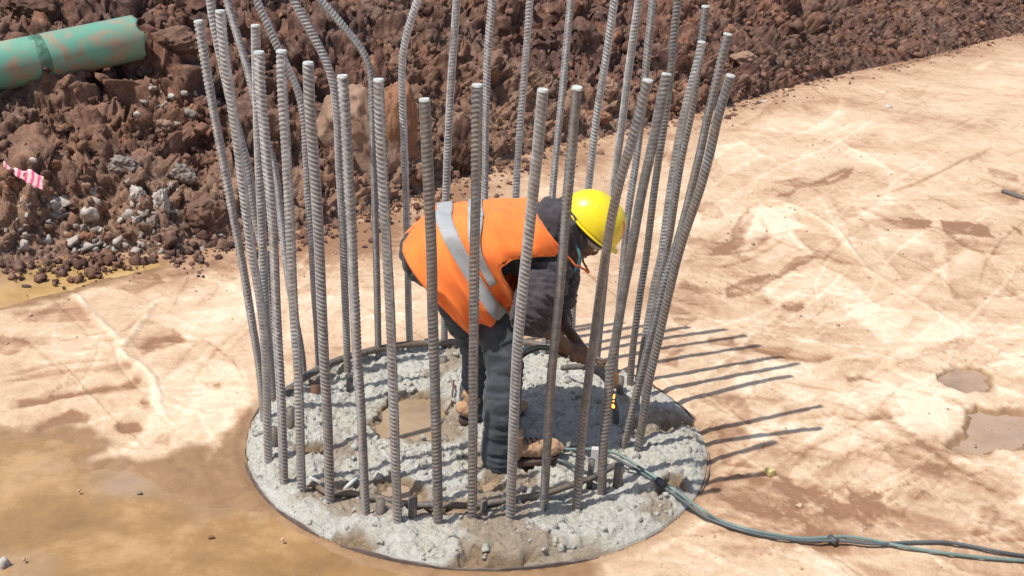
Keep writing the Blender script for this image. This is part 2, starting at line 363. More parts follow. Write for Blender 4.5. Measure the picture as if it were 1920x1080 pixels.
def ground_fields(P):
    n = len(P); near = np.hypot(P[:, 0], P[:, 1]) < 40
    h = .010 + .0022 * fbm(P * 2.3, 4, 3) + .008 * fbm(P * .6, 3, 8) + .0016 * fbm(P * 22, 3, 9)
    tone = np.zeros(n); wet = np.zeros(n)
    W = P + .10 * np.stack([fbm(P * 2.6, 4, 21), fbm(P * 2.6, 4, 31)], 1)
    W2 = P + .03 * np.stack([fbm(P * 9, 3, 22), fbm(P * 9, 3, 32)], 1); W3 = P + .007 * np.stack([fbm(P * 14, 3, 23), fbm(P * 14, 3, 33)], 1)
    # along the toe of the bank the clay is damp and dark
    d, s, al, tot = pldist(P, EDGE)
    dn = d + .22 * fbm(P * 2.0, 4, 5)
    band = np.clip(1 - dn / (.45 + .05 * P[:, 1]), 0, 1)
    tone -= 1.3 * band; 
    # scrape marks: wedge-shaped strokes left by the excavator bucket, tracks and boots
    R = np.random.default_rng(4)
    def stroke(L, wdt, amp, tn, taper=True, saw=True):
        lo = L.min(0) - wdt * 1.2; hi = L.max(0) + wdt * 1.2
        idx = np.nonzero((W3[:, 0] > lo[0]) & (W3[:, 0] < hi[0]) & (W3[:, 1] > lo[1]) & (W3[:, 1] < hi[1]))[0]
        if not len(idx): return
        dd, ss, aa, tt = pldist(W3[idx], L); u = ss / wdt; f = aa / tt
        ww = np.clip(np.minimum(f, 1 - f) * 5, 0, 1) if taper else 1.0
        m = (dd < wdt); k = ww * m
        prof = (np.clip(u, -1, 1) * (1 - sst(.75, 1, np.abs(u)))) if saw else (1 - sst(0, 1, dd / wdt))
        h[idx] += amp * prof * k
        tone[idx] += tn * k * (np.clip((u + 1) / 2, 0, 1) ** 1.5 * (1 - sst(.93, 1, np.abs(u))) if saw else (1 - sst(0, 1, dd / wdt)))
    for i in range(1200):
        right = R.random() < .8
        x0, y0 = (R.uniform(1150, 2000), R.uniform(120, 1080)) if right else (R.uniform(-80, 700), R.uniform(440, 830))
        if R.random() < .12: x0, y0 = R.uniform(500, 1300), R.uniform(300, 640)
        an = math.radians(R.choice([16, 24, 33, -27, -40, 4] if right else [-12, -8, 40, -50]) + R.normal(0, 7)); L0 = R.uniform(50, 330) * (.5 + y0 / 1200)
        g0 = ground(x0, y0)[:2]; g1 = ground(x0 + L0 * math.cos(an), y0 + L0 * math.sin(an) * .9)[:2]; dv = g1 - g0; ln = np.hypot(*dv); 
        if ln > 4: continue
        pv = np.array([-dv[1], dv[0]]) * R.normal(0, .05); tt = np.linspace(0, 1, 6)[:, None]
        wide = R.random() < .17
        stroke(g0 + tt * dv + (4 * tt * (1 - tt)) * pv, R.uniform(.06, .20) if wide else R.uniform(.006, .022), R.choice([-1, 1]) * (R.uniform(.0006, .0018) if wide else R.uniform(.0015, .0045)), R.choice([-1.5, -.9, 1.0, 1.3, .8]) * R.uniform(.3, .9), saw=wide)
    px = lambda *a: gpoly(a)
    pale, dark = 1.0, -1.5
    for L, wd, am, tn in [
        ((( 1380, 352), (1470, 312), (1560, 275), (1620, 240), (1655, 212)), .035, .010, 1.0),
        (((1440, 400), (1560, 368), (1660, 330), (1730, 300)), .02, .004, .7),
        (((1640, 372), (1740, 335), (1800, 305), (1858, 280)), .035, -.008, -1.6),
        (((1370, 382), (1440, 376), (1500, 395), (1560, 430), (1600, 480), (1660, 530)), .05, .014, 1.0),
        (((1540, 370), (1570, 430), (1610, 490), (1650, 540)), .02, .006, .8),
        (((1560, 380), (1700, 376), (1920, 378)), .03, -.006, -1.0),
        (((1240, 455), (1330, 478), (1400, 470), (1440, 440), (1420, 400)), .045, -.008, -1.5),
        (((1460, 335), (1520, 345), (1560, 330), (1600, 312)), .06, -.008, -1.7),
        (((1300, 470), (1420, 520), (1560, 560), (1700, 620), (1925, 640)), .022, .008, .8),
        (((1480, 495), (1560, 480), (1640, 520), (1740, 580), (1830, 640), (1930, 690)), .03, .009, .8),
        (((1360, 600), (1460, 625), (1600, 670), (1740, 692)), .03, .009, .9),
        (((1385, 650), (1440, 665), (1520, 678), (1580, 668)), .05, -.007, -1.7),
        (((1480, 440), (1440, 470), (1360, 500), (1290, 500)), .03, -.006, -1.0),
        (((1600, 945), (1680, 900), (1730, 870), (1785, 838)), .02, .010, .9),
        (((1640, 950), (1700, 905), (1760, 865)), .015, .008, .8),
        (((1840, 1025), (1850, 990), (1870, 950)), .03, .008, .9),
        (((1550, 780), (1600, 790), (1680, 782), (1730, 760)), .04, -.006, -1.6),
        (((1700, 560), (1820, 590), (1925, 600)), .018, -.006, -.9),
        (((1690, 420), (1760, 430), (1830, 470), (1920, 480)), .05, -.006, -1.4),
        (((1440, 900), (1530, 930), (1600, 985)), .10, -.004, -1.4),
        (((10, 578), (70, 560), (132, 553), (170, 592), (205, 625), (248, 668)), .035, .012, 1.1),
        (((300, 560), (250, 630), (225, 665), (275, 700), (300, 760), (310, 800)), .030, .012, 1.0),
        (((0, 712), (90, 690), (170, 680), (240, 676)), .03, -.010, -1.3),
        (((0, 775), (90, 752), (170, 735), (260, 722)), .05, -.010, -1.6),
        (((0, 735), (100, 712), (230, 700)), .025, .008, 1.0),
        (((60, 810), (110, 790), (160, 783)), .07, -.010, -1.9),
        (((220, 802), (245, 808), (270, 800)), .05, -.006, -1.9),
        (((265, 662), (305, 640), (350, 645)), .06, -.009, -2.0),
        (((400, 730), (415, 728)), .04, -.004, -1.6),
        (((20, 590), (90, 585), (140, 575)), .09, -.004, -1.2),
        (((200, 835), (300, 845), (420, 838)), .02, -.003, -1.0)]:
        stroke(catmull(px(*L), 24), wd, am, tn, saw=False)
    # broad brown stains
    for c, r, tn in [((1300, 880), .35, -1.0), ((1350, 760), .3, -.9), ((1250, 560), .45, -1.1), ((1180, 470), .5, -.5), ((1230, 640), .3, -.8), ((1400, 950), .4, -1.2), ((1560, 980), .25, -1.0), ((1750, 1000), .3, -.4), ((1450, 1020), .3, -.5),
                     ((620, 470), .5, -1.1), ((700, 440), .6, -1.3), ((560, 560), .4, .3), ((420, 600), .6, .3), ((380, 750), .5, .5), ((300, 850), .3, .4), ((1500, 690), .35, .3), ((1750, 760), .35, 1.2), ((1720, 560), .6, -.2), ((1540, 450), .5, .6), ((1700, 270), 1.4, .3), ((1900, 180), 2.0, .1),
                     ((1320, 420), .4, .8), ((1450, 590), .4, .5), ((1300, 330), .5, .3), ((1050, 320), .6, -1.2), ((1120, 300), .6, -1.0), ((120, 640), .4, .7), ((900, 380), .8, -1.0), ((380, 490), .4, -1.3), ((300, 520), .3, -1.0), ((50, 640), .15, -1.4)]:
        g = ground(*c)[:2]; q = np.hypot(*(W - g).T) / r; tone += tn * np.clip(1 - q, 0, 1) ** .8
    # mostly damp or dusty patches with crisp edges, traced
    for tn, pg in [(-0.9, [(1605, 411), (1742, 414), (1748, 430), (1657, 434)]),
        (-1.5, [(1761, 414), (1853, 424), (1859, 447), (1774, 440)]),
        (-1.8, [(1892, 424), (1915, 434), (1915, 445)]),
        (-1.1, [(1415, 382), (1389, 414), (1396, 460), (1363, 479), (1324, 476), (1370, 453), (1383, 408)]),
        (-1.5, [(1357, 541), (1396, 528), (1455, 512), (1494, 483), (1539, 483), (1507, 499), (1448, 528), (1415, 551), (1363, 561)]),
        (-0.8, [(1487, 430), (1566, 447), (1598, 479), (1644, 512), (1592, 499), (1526, 486)]),
        (-0.9, [(1278, 525), (1324, 541), (1317, 555), (1272, 541)]),
        (-1.0, [(1239, 564), (1298, 590), (1259, 594)]),
        (-1.3, [(1265, 600), (1311, 600), (1285, 617), (1262, 610)]),
        (-1.4, [(1324, 636), (1376, 633), (1380, 652), (1331, 652)]),
        (-1.1, [(1383, 646), (1474, 656), (1566, 672), (1539, 685), (1461, 682), (1435, 665)]),
        (-1.2, [(1265, 662), (1285, 656), (1272, 695), (1233, 688)]),
        (-0.8, [(1285, 760), (1357, 741), (1396, 747), (1415, 780), (1396, 819), (1331, 832), (1291, 793)]),
        (-1.3, [(1461, 767), (1539, 750), (1592, 767), (1631, 780), (1526, 793), (1481, 793), (1448, 819)]),
        (-1.2, [(1624, 793), (1657, 767), (1683, 793), (1696, 806), (1650, 793)]),
        (-1.6, [(1579, 708), (1618, 711), (1657, 721), (1592, 721)]),
        (-1.0, [(1696, 731), (1774, 747), (1807, 760), (1787, 767), (1761, 754)]),
        (-0.8, [(1334, 793), (1389, 799), (1415, 832), (1539, 845), (1474, 897), (1350, 871)]),  # wide patch right of the pile, toned browner
        (-1.0, [(1331, 891), (1474, 891), (1513, 936), (1487, 976), (1396, 962), (1344, 936)]),
        (-1.3, [(1592, 917), (1657, 930), (1650, 976), (1624, 995), (1598, 962)]),
        (-0.9, [(1513, 995), (1592, 1008), (1592, 1047), (1526, 1034)]),
        (-1.1, [(1840, 949), (1872, 949), (1853, 1021), (1820, 1008)]),
        (-1.4, [(1461, 564), (1513, 571), (1500, 590), (1468, 584)]),
        (-0.7, [(1774, 453), (1827, 447), (1866, 499), (1911, 558), (1787, 564), (1774, 506)]),
        (-0.6, [(1657, 473), (1742, 460), (1774, 545), (1696, 532)]),
        (0.9, [(1422, 382), (1513, 427), (1396, 453)]),
        (1.2, [(1409, 806), (1442, 812), (1448, 832), (1415, 832)]),
        (1.1, [(1683, 754), (1768, 767), (1774, 793), (1696, 799)]),
        (0.9, [(1383, 708), (1409, 714), (1409, 747), (1383, 741)]),
        (0.7, [(1396, 460), (1487, 437), (1507, 466), (1435, 492), (1389, 479)]),
        (0.8, [(1422, 532), (1539, 499), (1605, 538), (1657, 584), (1539, 610), (1448, 571)]),
        (0.7, [(1566, 571), (1787, 590), (1840, 636), (1657, 649)]),
        (-0.5, [(1657, 832), (1787, 845), (1911, 871), (1911, 962), (1696, 936)]),
        (-0.8, [(33, 603), (99, 570), (143, 559), (186, 606), (66, 609)]),
        (-1.1, [(5, 625), (55, 647), (33, 669), (-11, 669)]),
        (-1.7, [(263, 672), (329, 622), (356, 647), (307, 659)]),
        (-0.7, [(274, 603), (329, 622), (263, 672), (219, 625)]),
        (-0.9, [(-11, 721), (99, 699), (241, 683), (247, 699), (99, 716)]),
        (-1.3, [(22, 759), (154, 737), (258, 713), (263, 735), (154, 746), (82, 762), (33, 768)]),
        (-1.1, [(258, 757), (280, 757), (280, 770), (263, 770)]),
        (-1.5, [(217, 800), (269, 792), (258, 817), (230, 814)]),
        (-0.9, [(384, 721), (422, 718), (422, 735), (389, 735)]),
        (-1.6, [(55, 809), (137, 768), (170, 779), (164, 795), (110, 800)]),
        (-1.0, [(192, 507), (285, 499), (307, 532), (263, 554), (181, 537)]),
        (-1.3, [(439, 773), (471, 768), (461, 806), (433, 839), (406, 866), (422, 828)]),
        (0.7, [(274, 735), (384, 669), (471, 707), (471, 762), (384, 839), (208, 866), (285, 795)]),
        (-0.9, [(296, 817), (329, 814), (318, 839), (285, 836)]),
        (-1.2, [(1443, 343), (1498, 333), (1554, 343), (1605, 310), (1591, 333), (1554, 350), (1498, 354)]),
        (-1.2, [(1452, 370), (1503, 352), (1484, 370)]),
        (-0.9, [(1813, 303), (1859, 278), (1841, 296), (1818, 308)]),
        (-1.1, [(1850, 315), (1906, 329), (1912, 343), (1859, 333)]),
        (-0.8, [(1739, 370), (1822, 366), (1906, 356), (1912, 384), (1794, 394)]),
        (-0.8, [(1609, 389), (1702, 384), (1748, 426), (1693, 431)]),
        (-1.2, [(1683, 407), (1748, 417), (1730, 431)]),
        (-1.2, [(1762, 417), (1841, 417), (1859, 444), (1822, 444), (1785, 431)]),
        (0.8, [(1331, 278), (1396, 269), (1433, 296), (1359, 333)]),
        (-0.5, [(1498, 194), (1646, 176), (1748, 157), (1725, 185), (1517, 218)]),
        (-1.0, [(1646, 120), (1794, 88), (1804, 97), (1656, 134)]),
        (0.8, [(1822, 130), (1869, 111), (1841, 134)]),
        (-0.6, [(1558, 375), (1591, 444), (1656, 463), (1600, 384)]),
        (-1.0, [(1387, 435), (1406, 403), (1415, 407), (1401, 444)]),
        (0.6, [(1406, 394), (1484, 384), (1498, 431), (1396, 444)]),
        (-0.9, [(1285, 444), (1387, 463), (1359, 477), (1294, 468)]),
        (-1.1, [(1299, 380), (1341, 380), (1359, 407), (1318, 417)])]:
        G = gpoly(pg); lo = G.min(0) - .1; hi = G.max(0) + .1
        idx = np.nonzero((W3[:, 0] > lo[0]) & (W3[:, 0] < hi[0]) & (W3[:, 1] > lo[1]) & (W3[:, 1] < hi[1]))[0]
        if not len(idx): continue
        s_ = polysd(W3[idx] + .6 * (W2[idx] - P[idx]), G); tone[idx] += 1.4 * tn * sst(-.012, .018, s_) * (.55 + .6 * np.exp(-np.maximum(s_, 0) / .05))
        if tn < 0: h[idx] -= .0015 * sst(-.01, .02, s_)
    tone += .45 * fbm(P * 1.3, 4, 41) + .38 * fbm(P * 11, 4, 42, .7)
    # water-filled dips
    for k, G in POOLS.items():
        sdv = polysd(W2, G); dep = .035 if k in ('front', 'back') else .03
        h -= dep * sst(-.02, .18 if k in ('front', 'back') else .045, sdv) * (1 - (.85 if k == 'front' else .2) * sst(.1, .9, fbm(P * np.array([1.1, 2.2]) + 4, 4, 52))); wet = np.maximum(wet, sst(-.10 if k in ('front', 'back') else -.035, .015, sdv + (.03 if k in ('front', 'back') else .012) * fbm(P * 6, 3, 51)))
    rr = np.hypot(P[:, 0] - CX, P[:, 1] - CY)
    wet = np.maximum(wet, .55 * (1 - sst(.0, .10, rr - 1.0)) * (P[:, 1] < CY + .2))
    h = h * (1 - .9 * (1 - sst(1.0, 1.05, rr))); h = np.where(rr < .99, -.14, h)
    far = sst(30, 60, np.hypot(P[:, 0], P[:, 1])); h = h * (1 - far)
    return h, np.clip(tone, -3, 2), wet
def polar(r, a):
    X = np.outer(r, np.sin(a)); Y = np.outer(r, np.cos(a)); return np.stack([X.ravel(), Y.ravel()], 1)
a_f = np.linspace(-math.radians(35), math.radians(35), 900); a_c = np.linspace(math.radians(35), math.radians(325), 60)[1:-1]
ang = np.r_[a_f, a_c]
rad = np.r_[np.linspace(.3, 2.5, 8), np.geomspace(2.6, 28, 470), np.geomspace(30, 600, 14)]
P2 = polar(rad, ang); gh, gt, gw = ground_fields(P2)
V = np.c_[P2, gh]; Q = gridq(len(rad), len(ang), True)
cidx = len(V); V = np.vstack([V, [0, 0, 0]]); 
me = mesh_np('ground', V, Q[:, ::-1]); attr(me, 'tone', np.r_[gt, 0]); attr(me, 'wet', np.r_[gw, 0])
tag(link('ground', me, GROUND), kind='structure')
# flat water sheets that show only where the ground dips below them
def sheet(name, G, z, m, grow=.25, parent=None):
    lo, hi = G.min(0) - .12, G.max(0) + .12; D = np.array([lo, (hi[0], lo[1]), hi, (lo[0], hi[1])])
    me = bpy.data.meshes.new(name); me.from_pydata([(x, y, z) for x, y in D], [], [list(range(len(D)))]); return link(name, me, m, parent, smooth=False)
P = POOLS['front']; CP = P[(P[:, 1] > -5)]
# the front sheet stops short of the pile's casing
th = np.linspace(math.radians(150), math.radians(305), 60)
arc = np.stack([CX + 1.012 * np.cos(th), CY + 1.012 * np.sin(th)], 1)
fp = np.vstack([[(-6, 2.2)], [(-6, 4.6)], [(-3, 4.45)], [(-1.6, 4.7)], arc, [(.7, 2.2)]])
me = bpy.data.meshes.new('puddle'); me.from_pydata([(x, y, WL) for x, y in fp], [], [list(range(len(fp)))][::-1]); tag(link('puddle', me, WATER, smooth=False), kind='structure')
for k, m in (('back', OCHRE), ('right', WATER2), ('farright', WATER2)): tag(sheet('puddle', POOLS[k], WL - {'back': -.004, 'right': .001, 'farright': .006}[k], m), kind='structure')

# ================================================================== heap of dug soil behind
def worley3(P, seed=0):
    i = np.floor(P).astype(np.int64); best = np.full(len(P), 9.0); rid = np.zeros(len(P))
    for dx in (-1, 0, 1):
        for dy in (-1, 0, 1):
            for dz in (-1, 0, 1):
                a = i[:, 0] + dx; b = i[:, 1] + dy; c = i[:, 2] + dz
                h = _h(a, b, c, seed); qx = a + .15 + .7 * h; qy = b + .15 + .7 * ((h * 97.13) % 1.0); qz = c + .15 + .7 * ((h * 571.7) % 1.0)
                d = np.sqrt((P[:, 0] - qx) ** 2 + (P[:, 1] - qy) ** 2 + (P[:, 2] - qz) ** 2); m = d < best
                best = np.where(m, d, best); rid = np.where(m, (h * 3313.3) % 1.0, rid)
    return best, rid
def bank_base(P):
    d, s, al, tot = pldist(P, EDGE); t = d * np.sign(s)          # + behind the toe
    z = 2.2 * (1 - np.exp(-np.maximum(t, 0) / 3.7)) + .07 * sst(0, .25, t) + sst(.0, .9, t) * (.20 * fbm(P * .8, 3, 71) + .09 * fbm(P * 1.9, 3, 72))
    return np.where(t < 0, t * .3 - .01, z), t
def billow(Pq, o, sd_, g_=.55):
    s_ = 0; a_ = 1.0; q_ = Pq
    for k in range(o): s_ = s_ + a_ * (np.abs(vnoise(q_ + 9.1 * k, sd_ + k)) - .25); a_ *= g_; q_ = q_ * 2.07 + 1.3
    return s_
def bank_relief(V, t):
    """clods and hollows, measured along the slope's own normal"""
    rgt = sst(2.5, 6.5, V[:, 0]); Wp = V + .05 * np.stack([fbm(V * 5, 3, 73), fbm(V * 5, 3, 74), fbm(V * 5, 3, 75)], 1)
    d = (.25 - .15 * rgt) * ((1 - rgt) * billow(Wp * 2.1, 7, 81, .54) + rgt * 1.5 * billow(Wp * 2.1, 4, 81, .54)) * sst(-.03, .45, t); cells = np.full(len(V), .3)
    for sc_, am, sd_ in ((2.8, .14, 82), (6.5, .085, 83), (13, .050, 84), (27, .026, 87)):
        f1, rid = worley3(Wp * sc_ + .16 * np.stack([fbm(V * sc_ * 1.9, 2, 85), fbm(V * sc_ * 1.9, 2, 86), fbm(V * sc_ * 1.9, 2, 88)], 1), sd_)
        on = rid > (.55 if sc_ < 20 else .4); b = np.clip(1 - (f1 / .60) ** 2, 0, 1) ** .6 * on * (.35 + .65 * rid)
        d += am * (1 - (.45 if sc_ < 10 else (.6 if sc_ < 20 else .95)) * rgt) * b * sst(-.03, .30 / (sc_ ** .5), t)
        if sc_ > 5 and sc_ < 20: cells = np.where(b > .08, rid, cells * .6 + .12)
    d += (1 - .9 * rgt) * .010 * fbm(V * 45, 3, 92) * sst(-.02, .1, t)
    return d, cells
aa = np.linspace(-math.radians(35), math.radians(35), 980)
# radius of the toe of the bank in each direction
rs = np.linspace(2, 60, 1500)
def toe(a):
    Pq = np.stack([rs * math.sin(a), rs * math.cos(a)], 1); d, s, _, _ = pldist(Pq, EDGE); k = np.nonzero((s > 0) & (rs > 4))[0]
    return rs[k[0]] if len(k) else 60.0
ta = np.linspace(aa[0], aa[-1], 120); rb = np.interp(aa, ta, [toe(a) for a in ta])
v = np.r_[np.linspace(-.15, 0, 8)[:-1], np.cumsum(np.geomspace(.010, .05, 400))]; v = np.r_[v, v[-1] + np.geomspace(.2, 8, 12).cumsum()]
RR = rb[None] * (1 + 0 * v[:, None]) + v[:, None] * (rb[None] / 7.5) ** .6
BP = np.stack([(RR * np.sin(aa)).ravel(), (RR * np.cos(aa)).ravel()], 1)
bz, bt = bank_base(BP)
V = np.c_[BP, bz]; G3 = V.reshape(len(v), len(aa), 3)
nn_ = np.cross(np.gradient(G3, axis=1), np.gradient(G3, axis=0)).reshape(-1, 3); nn_ /= np.linalg.norm(nn_, axis=1)[:, None]; nn_ *= np.sign(nn_[:, 2:3])
dd_, bc = bank_relief(V, bt); V = V + nn_ * dd_[:, None]
Q = gridq(len(v), len(aa))[:, ::-1]
me = mesh_np('earth_bank', V, Q); attr(me, 'cell', bc)
dustv = np.clip(.15 + .9 * (1 - sst(0, .9, bt)) * (BP[:, 0] < 1) + .35 * fbm(BP * 1.2, 3, 97), 0, 1); attr(me, 'dust', dustv)
tag(link('earth_bank', me, SOIL), kind='structure')
BVH = BVHTree.FromPolygons(V.tolist(), Q.tolist())
def onbank(px, py):
    d = ray(px, py); loc, n, i, dist = BVH.ray_cast(Vector(C0), Vector(d))
    g = ground(px, py) if d[2] < 0 else None
    if loc is None or (g is not None and np.linalg.norm(g - C0) < dist): return g if g is not None else C0 + d * 12
    return np.array(loc)
def pxm(P): return F_PX / ((np.asarray(P) - C0) @ FW)       # full-size pixels per metre at a place

# rock and clod shapes
def icos(sub):
    import bmesh
    bm = bmesh.new(); bmesh.ops.create_icosphere(bm, subdivisions=sub, radius=1); V = np.array([v.co[:] for v in bm.verts]); T = np.array([[q.index for q in f.verts] for f in bm.faces]); bm.free(); return V, T
ICO2, ICO3, ICO5 = icos(2), icos(3), icos(5)
def rockv(base, seed, rough=.3, facets=7, blocky=.75, scale=(1, 1, 1)):
    V, T = base; V = V.copy(); R = np.random.default_rng(seed)
    Dn = R.normal(size=(facets, 3)); Dn /= np.linalg.norm(Dn, axis=1)[:, None]; off = R.uniform(blocky, 1.0, facets)
    for dn, o in zip(Dn, off):
        s = V @ dn; m = s > o; V[m] -= np.outer(s[m] - o, dn)
    r = 1 + rough * fbm(V * 1.4 + seed * 3.7, 4, seed) + rough * .35 * fbm(V * 5 + seed, 3, seed + 5)
    return V * r[:, None] * np.asarray(scale), T
# loose clods lying on and before the bank: nobody could count them
TPL = [rockv(ICO2, 100 + i, .75, 6, .6) for i in range(14)]
mbv, mbt, cellv, off = [], [], [], 0
R = np.random.default_rng(9)
cand = R.integers(0, len(BP), 40000)
keep = 0
for i in cand:
    if keep >= 8500: break
    p = V[i]; t = bt[i]
    if t < -.02 or t > 6: continue
    if p[0] > 3 and R.random() < .15: continue
    s = float(np.clip(R.lognormal(-4.0, .5), .007, .09)) * (1.0 + .09 * max(0, p[1] - 8.5))
    TV, TT = TPL[R.integers(14)]; a = R.normal(size=(3, 3)); q, _ = np.linalg.qr(a)
    mbv.append((TV * s * np.array([1, .85, .7])) @ q + p + [0, 0, s * .25]); mbt.append(TT + off); off += len(TV); cellv.append(np.full(len(TV), R.random())); keep += 1
d0, s0, _, _ = None, None, None, None
# a scatter of crumbs out on the clay in front of the toe
seg = np.diff(EDGE, axis=0)
for k in range(1500):
    j = R.integers(2, len(EDGE) - 3); b = EDGE[j] + R.random() * seg[j]; nn = np.array([seg[j][1], -seg[j][0]]); nn /= np.linalg.norm(nn)
    p2 = b + nn * abs(R.normal(0, .22)); s = float(np.clip(R.lognormal(-4.6, .6), .004, .04))
    TV, TT = TPL[R.integers(14)]; mbv.append(TV * s + [p2[0], p2[1], .008 + s * .2]); mbt.append(TT + off); off += len(TV); cellv.append(np.full(len(TV), R.random()))
me = mesh_np('soil_clods', np.vstack(mbv), np.vstack(mbt)); attr(me, 'cell', np.concatenate(cellv)); attr(me, 'dust', np.concatenate(cellv) * .6)
tag(link('soil_clods', me, SOIL, smooth=True), 'loose crumbs and clods of brown soil on the dug heap', kind='stuff')
# crumbs on the open clay
mbv, mbt, off = [], [], 0
for k in range(900):
    r = R.uniform(3.2, 13); a = R.uniform(-.55, .6); p2 = np.array([r * math.sin(a), r * math.cos(a)])
    dd, ss, _, _ = pldist(p2[None], EDGE)
    if (p2[0] < -.9 and p2[1] < 4.3 and R.random() < .9) or ss[0] > 0 or math.hypot(p2[0] - CX, p2[1] - CY) < 1.02: continue
    s = float(np.clip(R.lognormal(-5.4, .5), .002, .014)); TV, TT = TPL[R.integers(14)]
    mbv.append(TV * s + [p2[0], p2[1], .010]); mbt.append(TT + off); off += len(TV)
tag(link('grit', mesh_np('grit', np.vstack(mbv), np.vstack(mbt)), simple('grit_tan', (.40, .28, .19), .9, .4), smooth=True), 'small crumbs of grit strewn over the packed clay', kind='stuff')

# ================================================================== the bored pile and its broken-out head
pile = empty('concrete_pile', (CX, CY, 0), 'round concrete pile head, pale and rough, cast flush with the clay', 'concrete pile')
PUD = [gpoly(p) for p in (
    [(690, 770), (740, 742), (800, 738), (825, 750), (822, 800), (800, 828), (745, 826), (700, 806), (690, 790)],
    [(700, 912), (740, 905), (815, 915), (820, 935), (760, 942), (712, 930)],
    [(865, 905), (900, 897), (950, 906), (945, 925), (880, 928)],
    [(760, 955), (830, 950), (880, 958), (850, 972), (780, 972)],
    [(1228, 800), (1262, 790), (1300, 800), (1290, 818), (1235, 818)],
    [(1215, 925), (1290, 918), (1310, 935), (1240, 946)],
    [(850, 1050), (900, 1036), (985, 1040), (1000, 1056), (920, 1072), (850, 1066)],
    [(655, 1014), (690, 1008), (715, 1020), (700, 1034), (662, 1026)],
    [(560, 843), (600, 838), (610, 850), (575, 858)],
    [(980, 862), (1020, 858), (1035, 880), (1000, 895), (975, 880)])]
def pile_top(P):
    D = P - np.array([CX, CY]); r = np.hypot(*D.T); W = P + .055 * np.stack([fbm(P * 7, 4, 201), fbm(P * 7, 4, 202)], 1)
    f1, rid = worley(W * 9, 203); f2, rid2 = worley(W * 24, 204)
    z = .006 + .020 * fbm(P * 3.2, 4, 205) + .010 * np.sqrt(np.clip(1 - (f1 / .75)**2, 0, 1)) * rid + .006 * np.sqrt(np.clip(1 - (f2 / .75)**2, 0, 1)) * rid2 + .011 * fbm(P * 13, 5, 206, .6) + .007 * fbm(P * 55, 3, 209)
    z += .03 * sst(.62, .8, r) * (1 - sst(.9, .995, r)) * (D[:, 1] < .3) + .012 * np.abs(fbm(P * 14, 4, 208))
    st = np.zeros(len(P))
    st = np.maximum(st, .75 * sst(.25, .6, fbm(P * 3.1 + 2, 4, 221)))
    for G in PUD:
        s = polysd(W, G); z -= .06 * sst(-.03, .05, s); st = np.maximum(st, sst(-.05, .01, s))
    z = np.where(r > .955, np.minimum(z, .028 - (r - .955) * .45), z)
    return z, st
th = np.arange(760) / 760 * 2 * math.pi; rr = np.r_[.001, np.linspace(.008, .995, 330)]
PX = np.stack([CX + np.outer(rr, np.cos(th)).ravel(), CY + np.outer(rr, np.sin(th)).ravel()], 1)
pz, pst = pile_top(PX); V = np.c_[PX, pz]; V[-760:, 2] = -.10
V[:, :2] += (.010 * np.stack([fbm(V * 25, 3, 211), fbm(V * 25, 3, 212)], 1)) * (np.repeat(rr, 760) < .97)[:, None]
me = mesh_np('concrete_face', V, gridq(len(rr), 760, True)); attr(me, 'stain', pst)
link('concrete_face', me, CONC, pile)
PBVH = BVHTree.FromPolygons(V.tolist(), gridq(len(rr), 760, True).tolist())
def pile_z(x, y):
    h = PBVH.ray_cast(Vector((x, y, 3)), Vector((0, 0, -1)))[0]; return h[2] if h is not None else 0.0
# thin steel casing round it
mb = MB(); n = 260; th = np.arange(n) / n * 2 * math.pi; wob = .004 * fbm(np.stack([np.cos(th) * 4, np.sin(th) * 4], 1), 3, 5); zt = .004 + .016 * fbm(np.stack([np.cos(th) * 6, np.sin(th) * 6], 1), 3, 6)
prof = [(1.000, -.2, 0), (1.000, 0, 1), (1.006, 0, 1), (1.006, -.2, 0)]
V = np.array([[(CX + (r + wob[i]) * math.cos(th[i]), CY + (r + wob[i]) * math.sin(th[i]), (zt[i] if k else z)) for i in range(n)] for r, z, k in prof]).reshape(-1, 3)
mb.add(V, gridq(4, n, True)); mb.build('steel_casing', simple('casing_steel', (.13, .10, .085), .75, .4, 10, .3), pile, smooth=False)
me = bpy.data.meshes.new('silty_water'); me.from_pydata([(CX + .95 * math.cos(t), CY + .95 * math.sin(t), -.020) for t in th], [], [list(range(n))]); link('silty_water', me, mat_water('pile_water', (.33, .235, .145), .12, (.40, .30, .20)), pile, smooth=False)
# crumbs of broken-out concrete: uncountable
mbv, mbt, off = [], [], 0; R = np.random.default_rng(31)
for k in range(900):
    a = R.uniform(0, 2 * math.pi); r = .98 * math.sqrt(R.random()); x, y = CX + r * math.cos(a), CY + r * math.sin(a)
    z = pile_z(x, y)
    if z < -.018: continue
    s = float(np.clip(R.lognormal(-5.0, .5), .003, .020)); TV, TT = TPL[R.integers(14)]; q, _ = np.linalg.qr(R.normal(size=(3, 3)))
    mbv.append(TV * s @ q + [x, y, z + s * .2]); mbt.append(TT + off); off += len(TV)
me = mesh_np('concrete_crumbs', np.vstack(mbv), np.vstack(mbt)); attr(me, 'stain', np.zeros(off)); tag(link('concrete_crumbs', me, CONC, smooth=False), 'pale crumbs of broken concrete strewn over the pile head', kind='stuff')

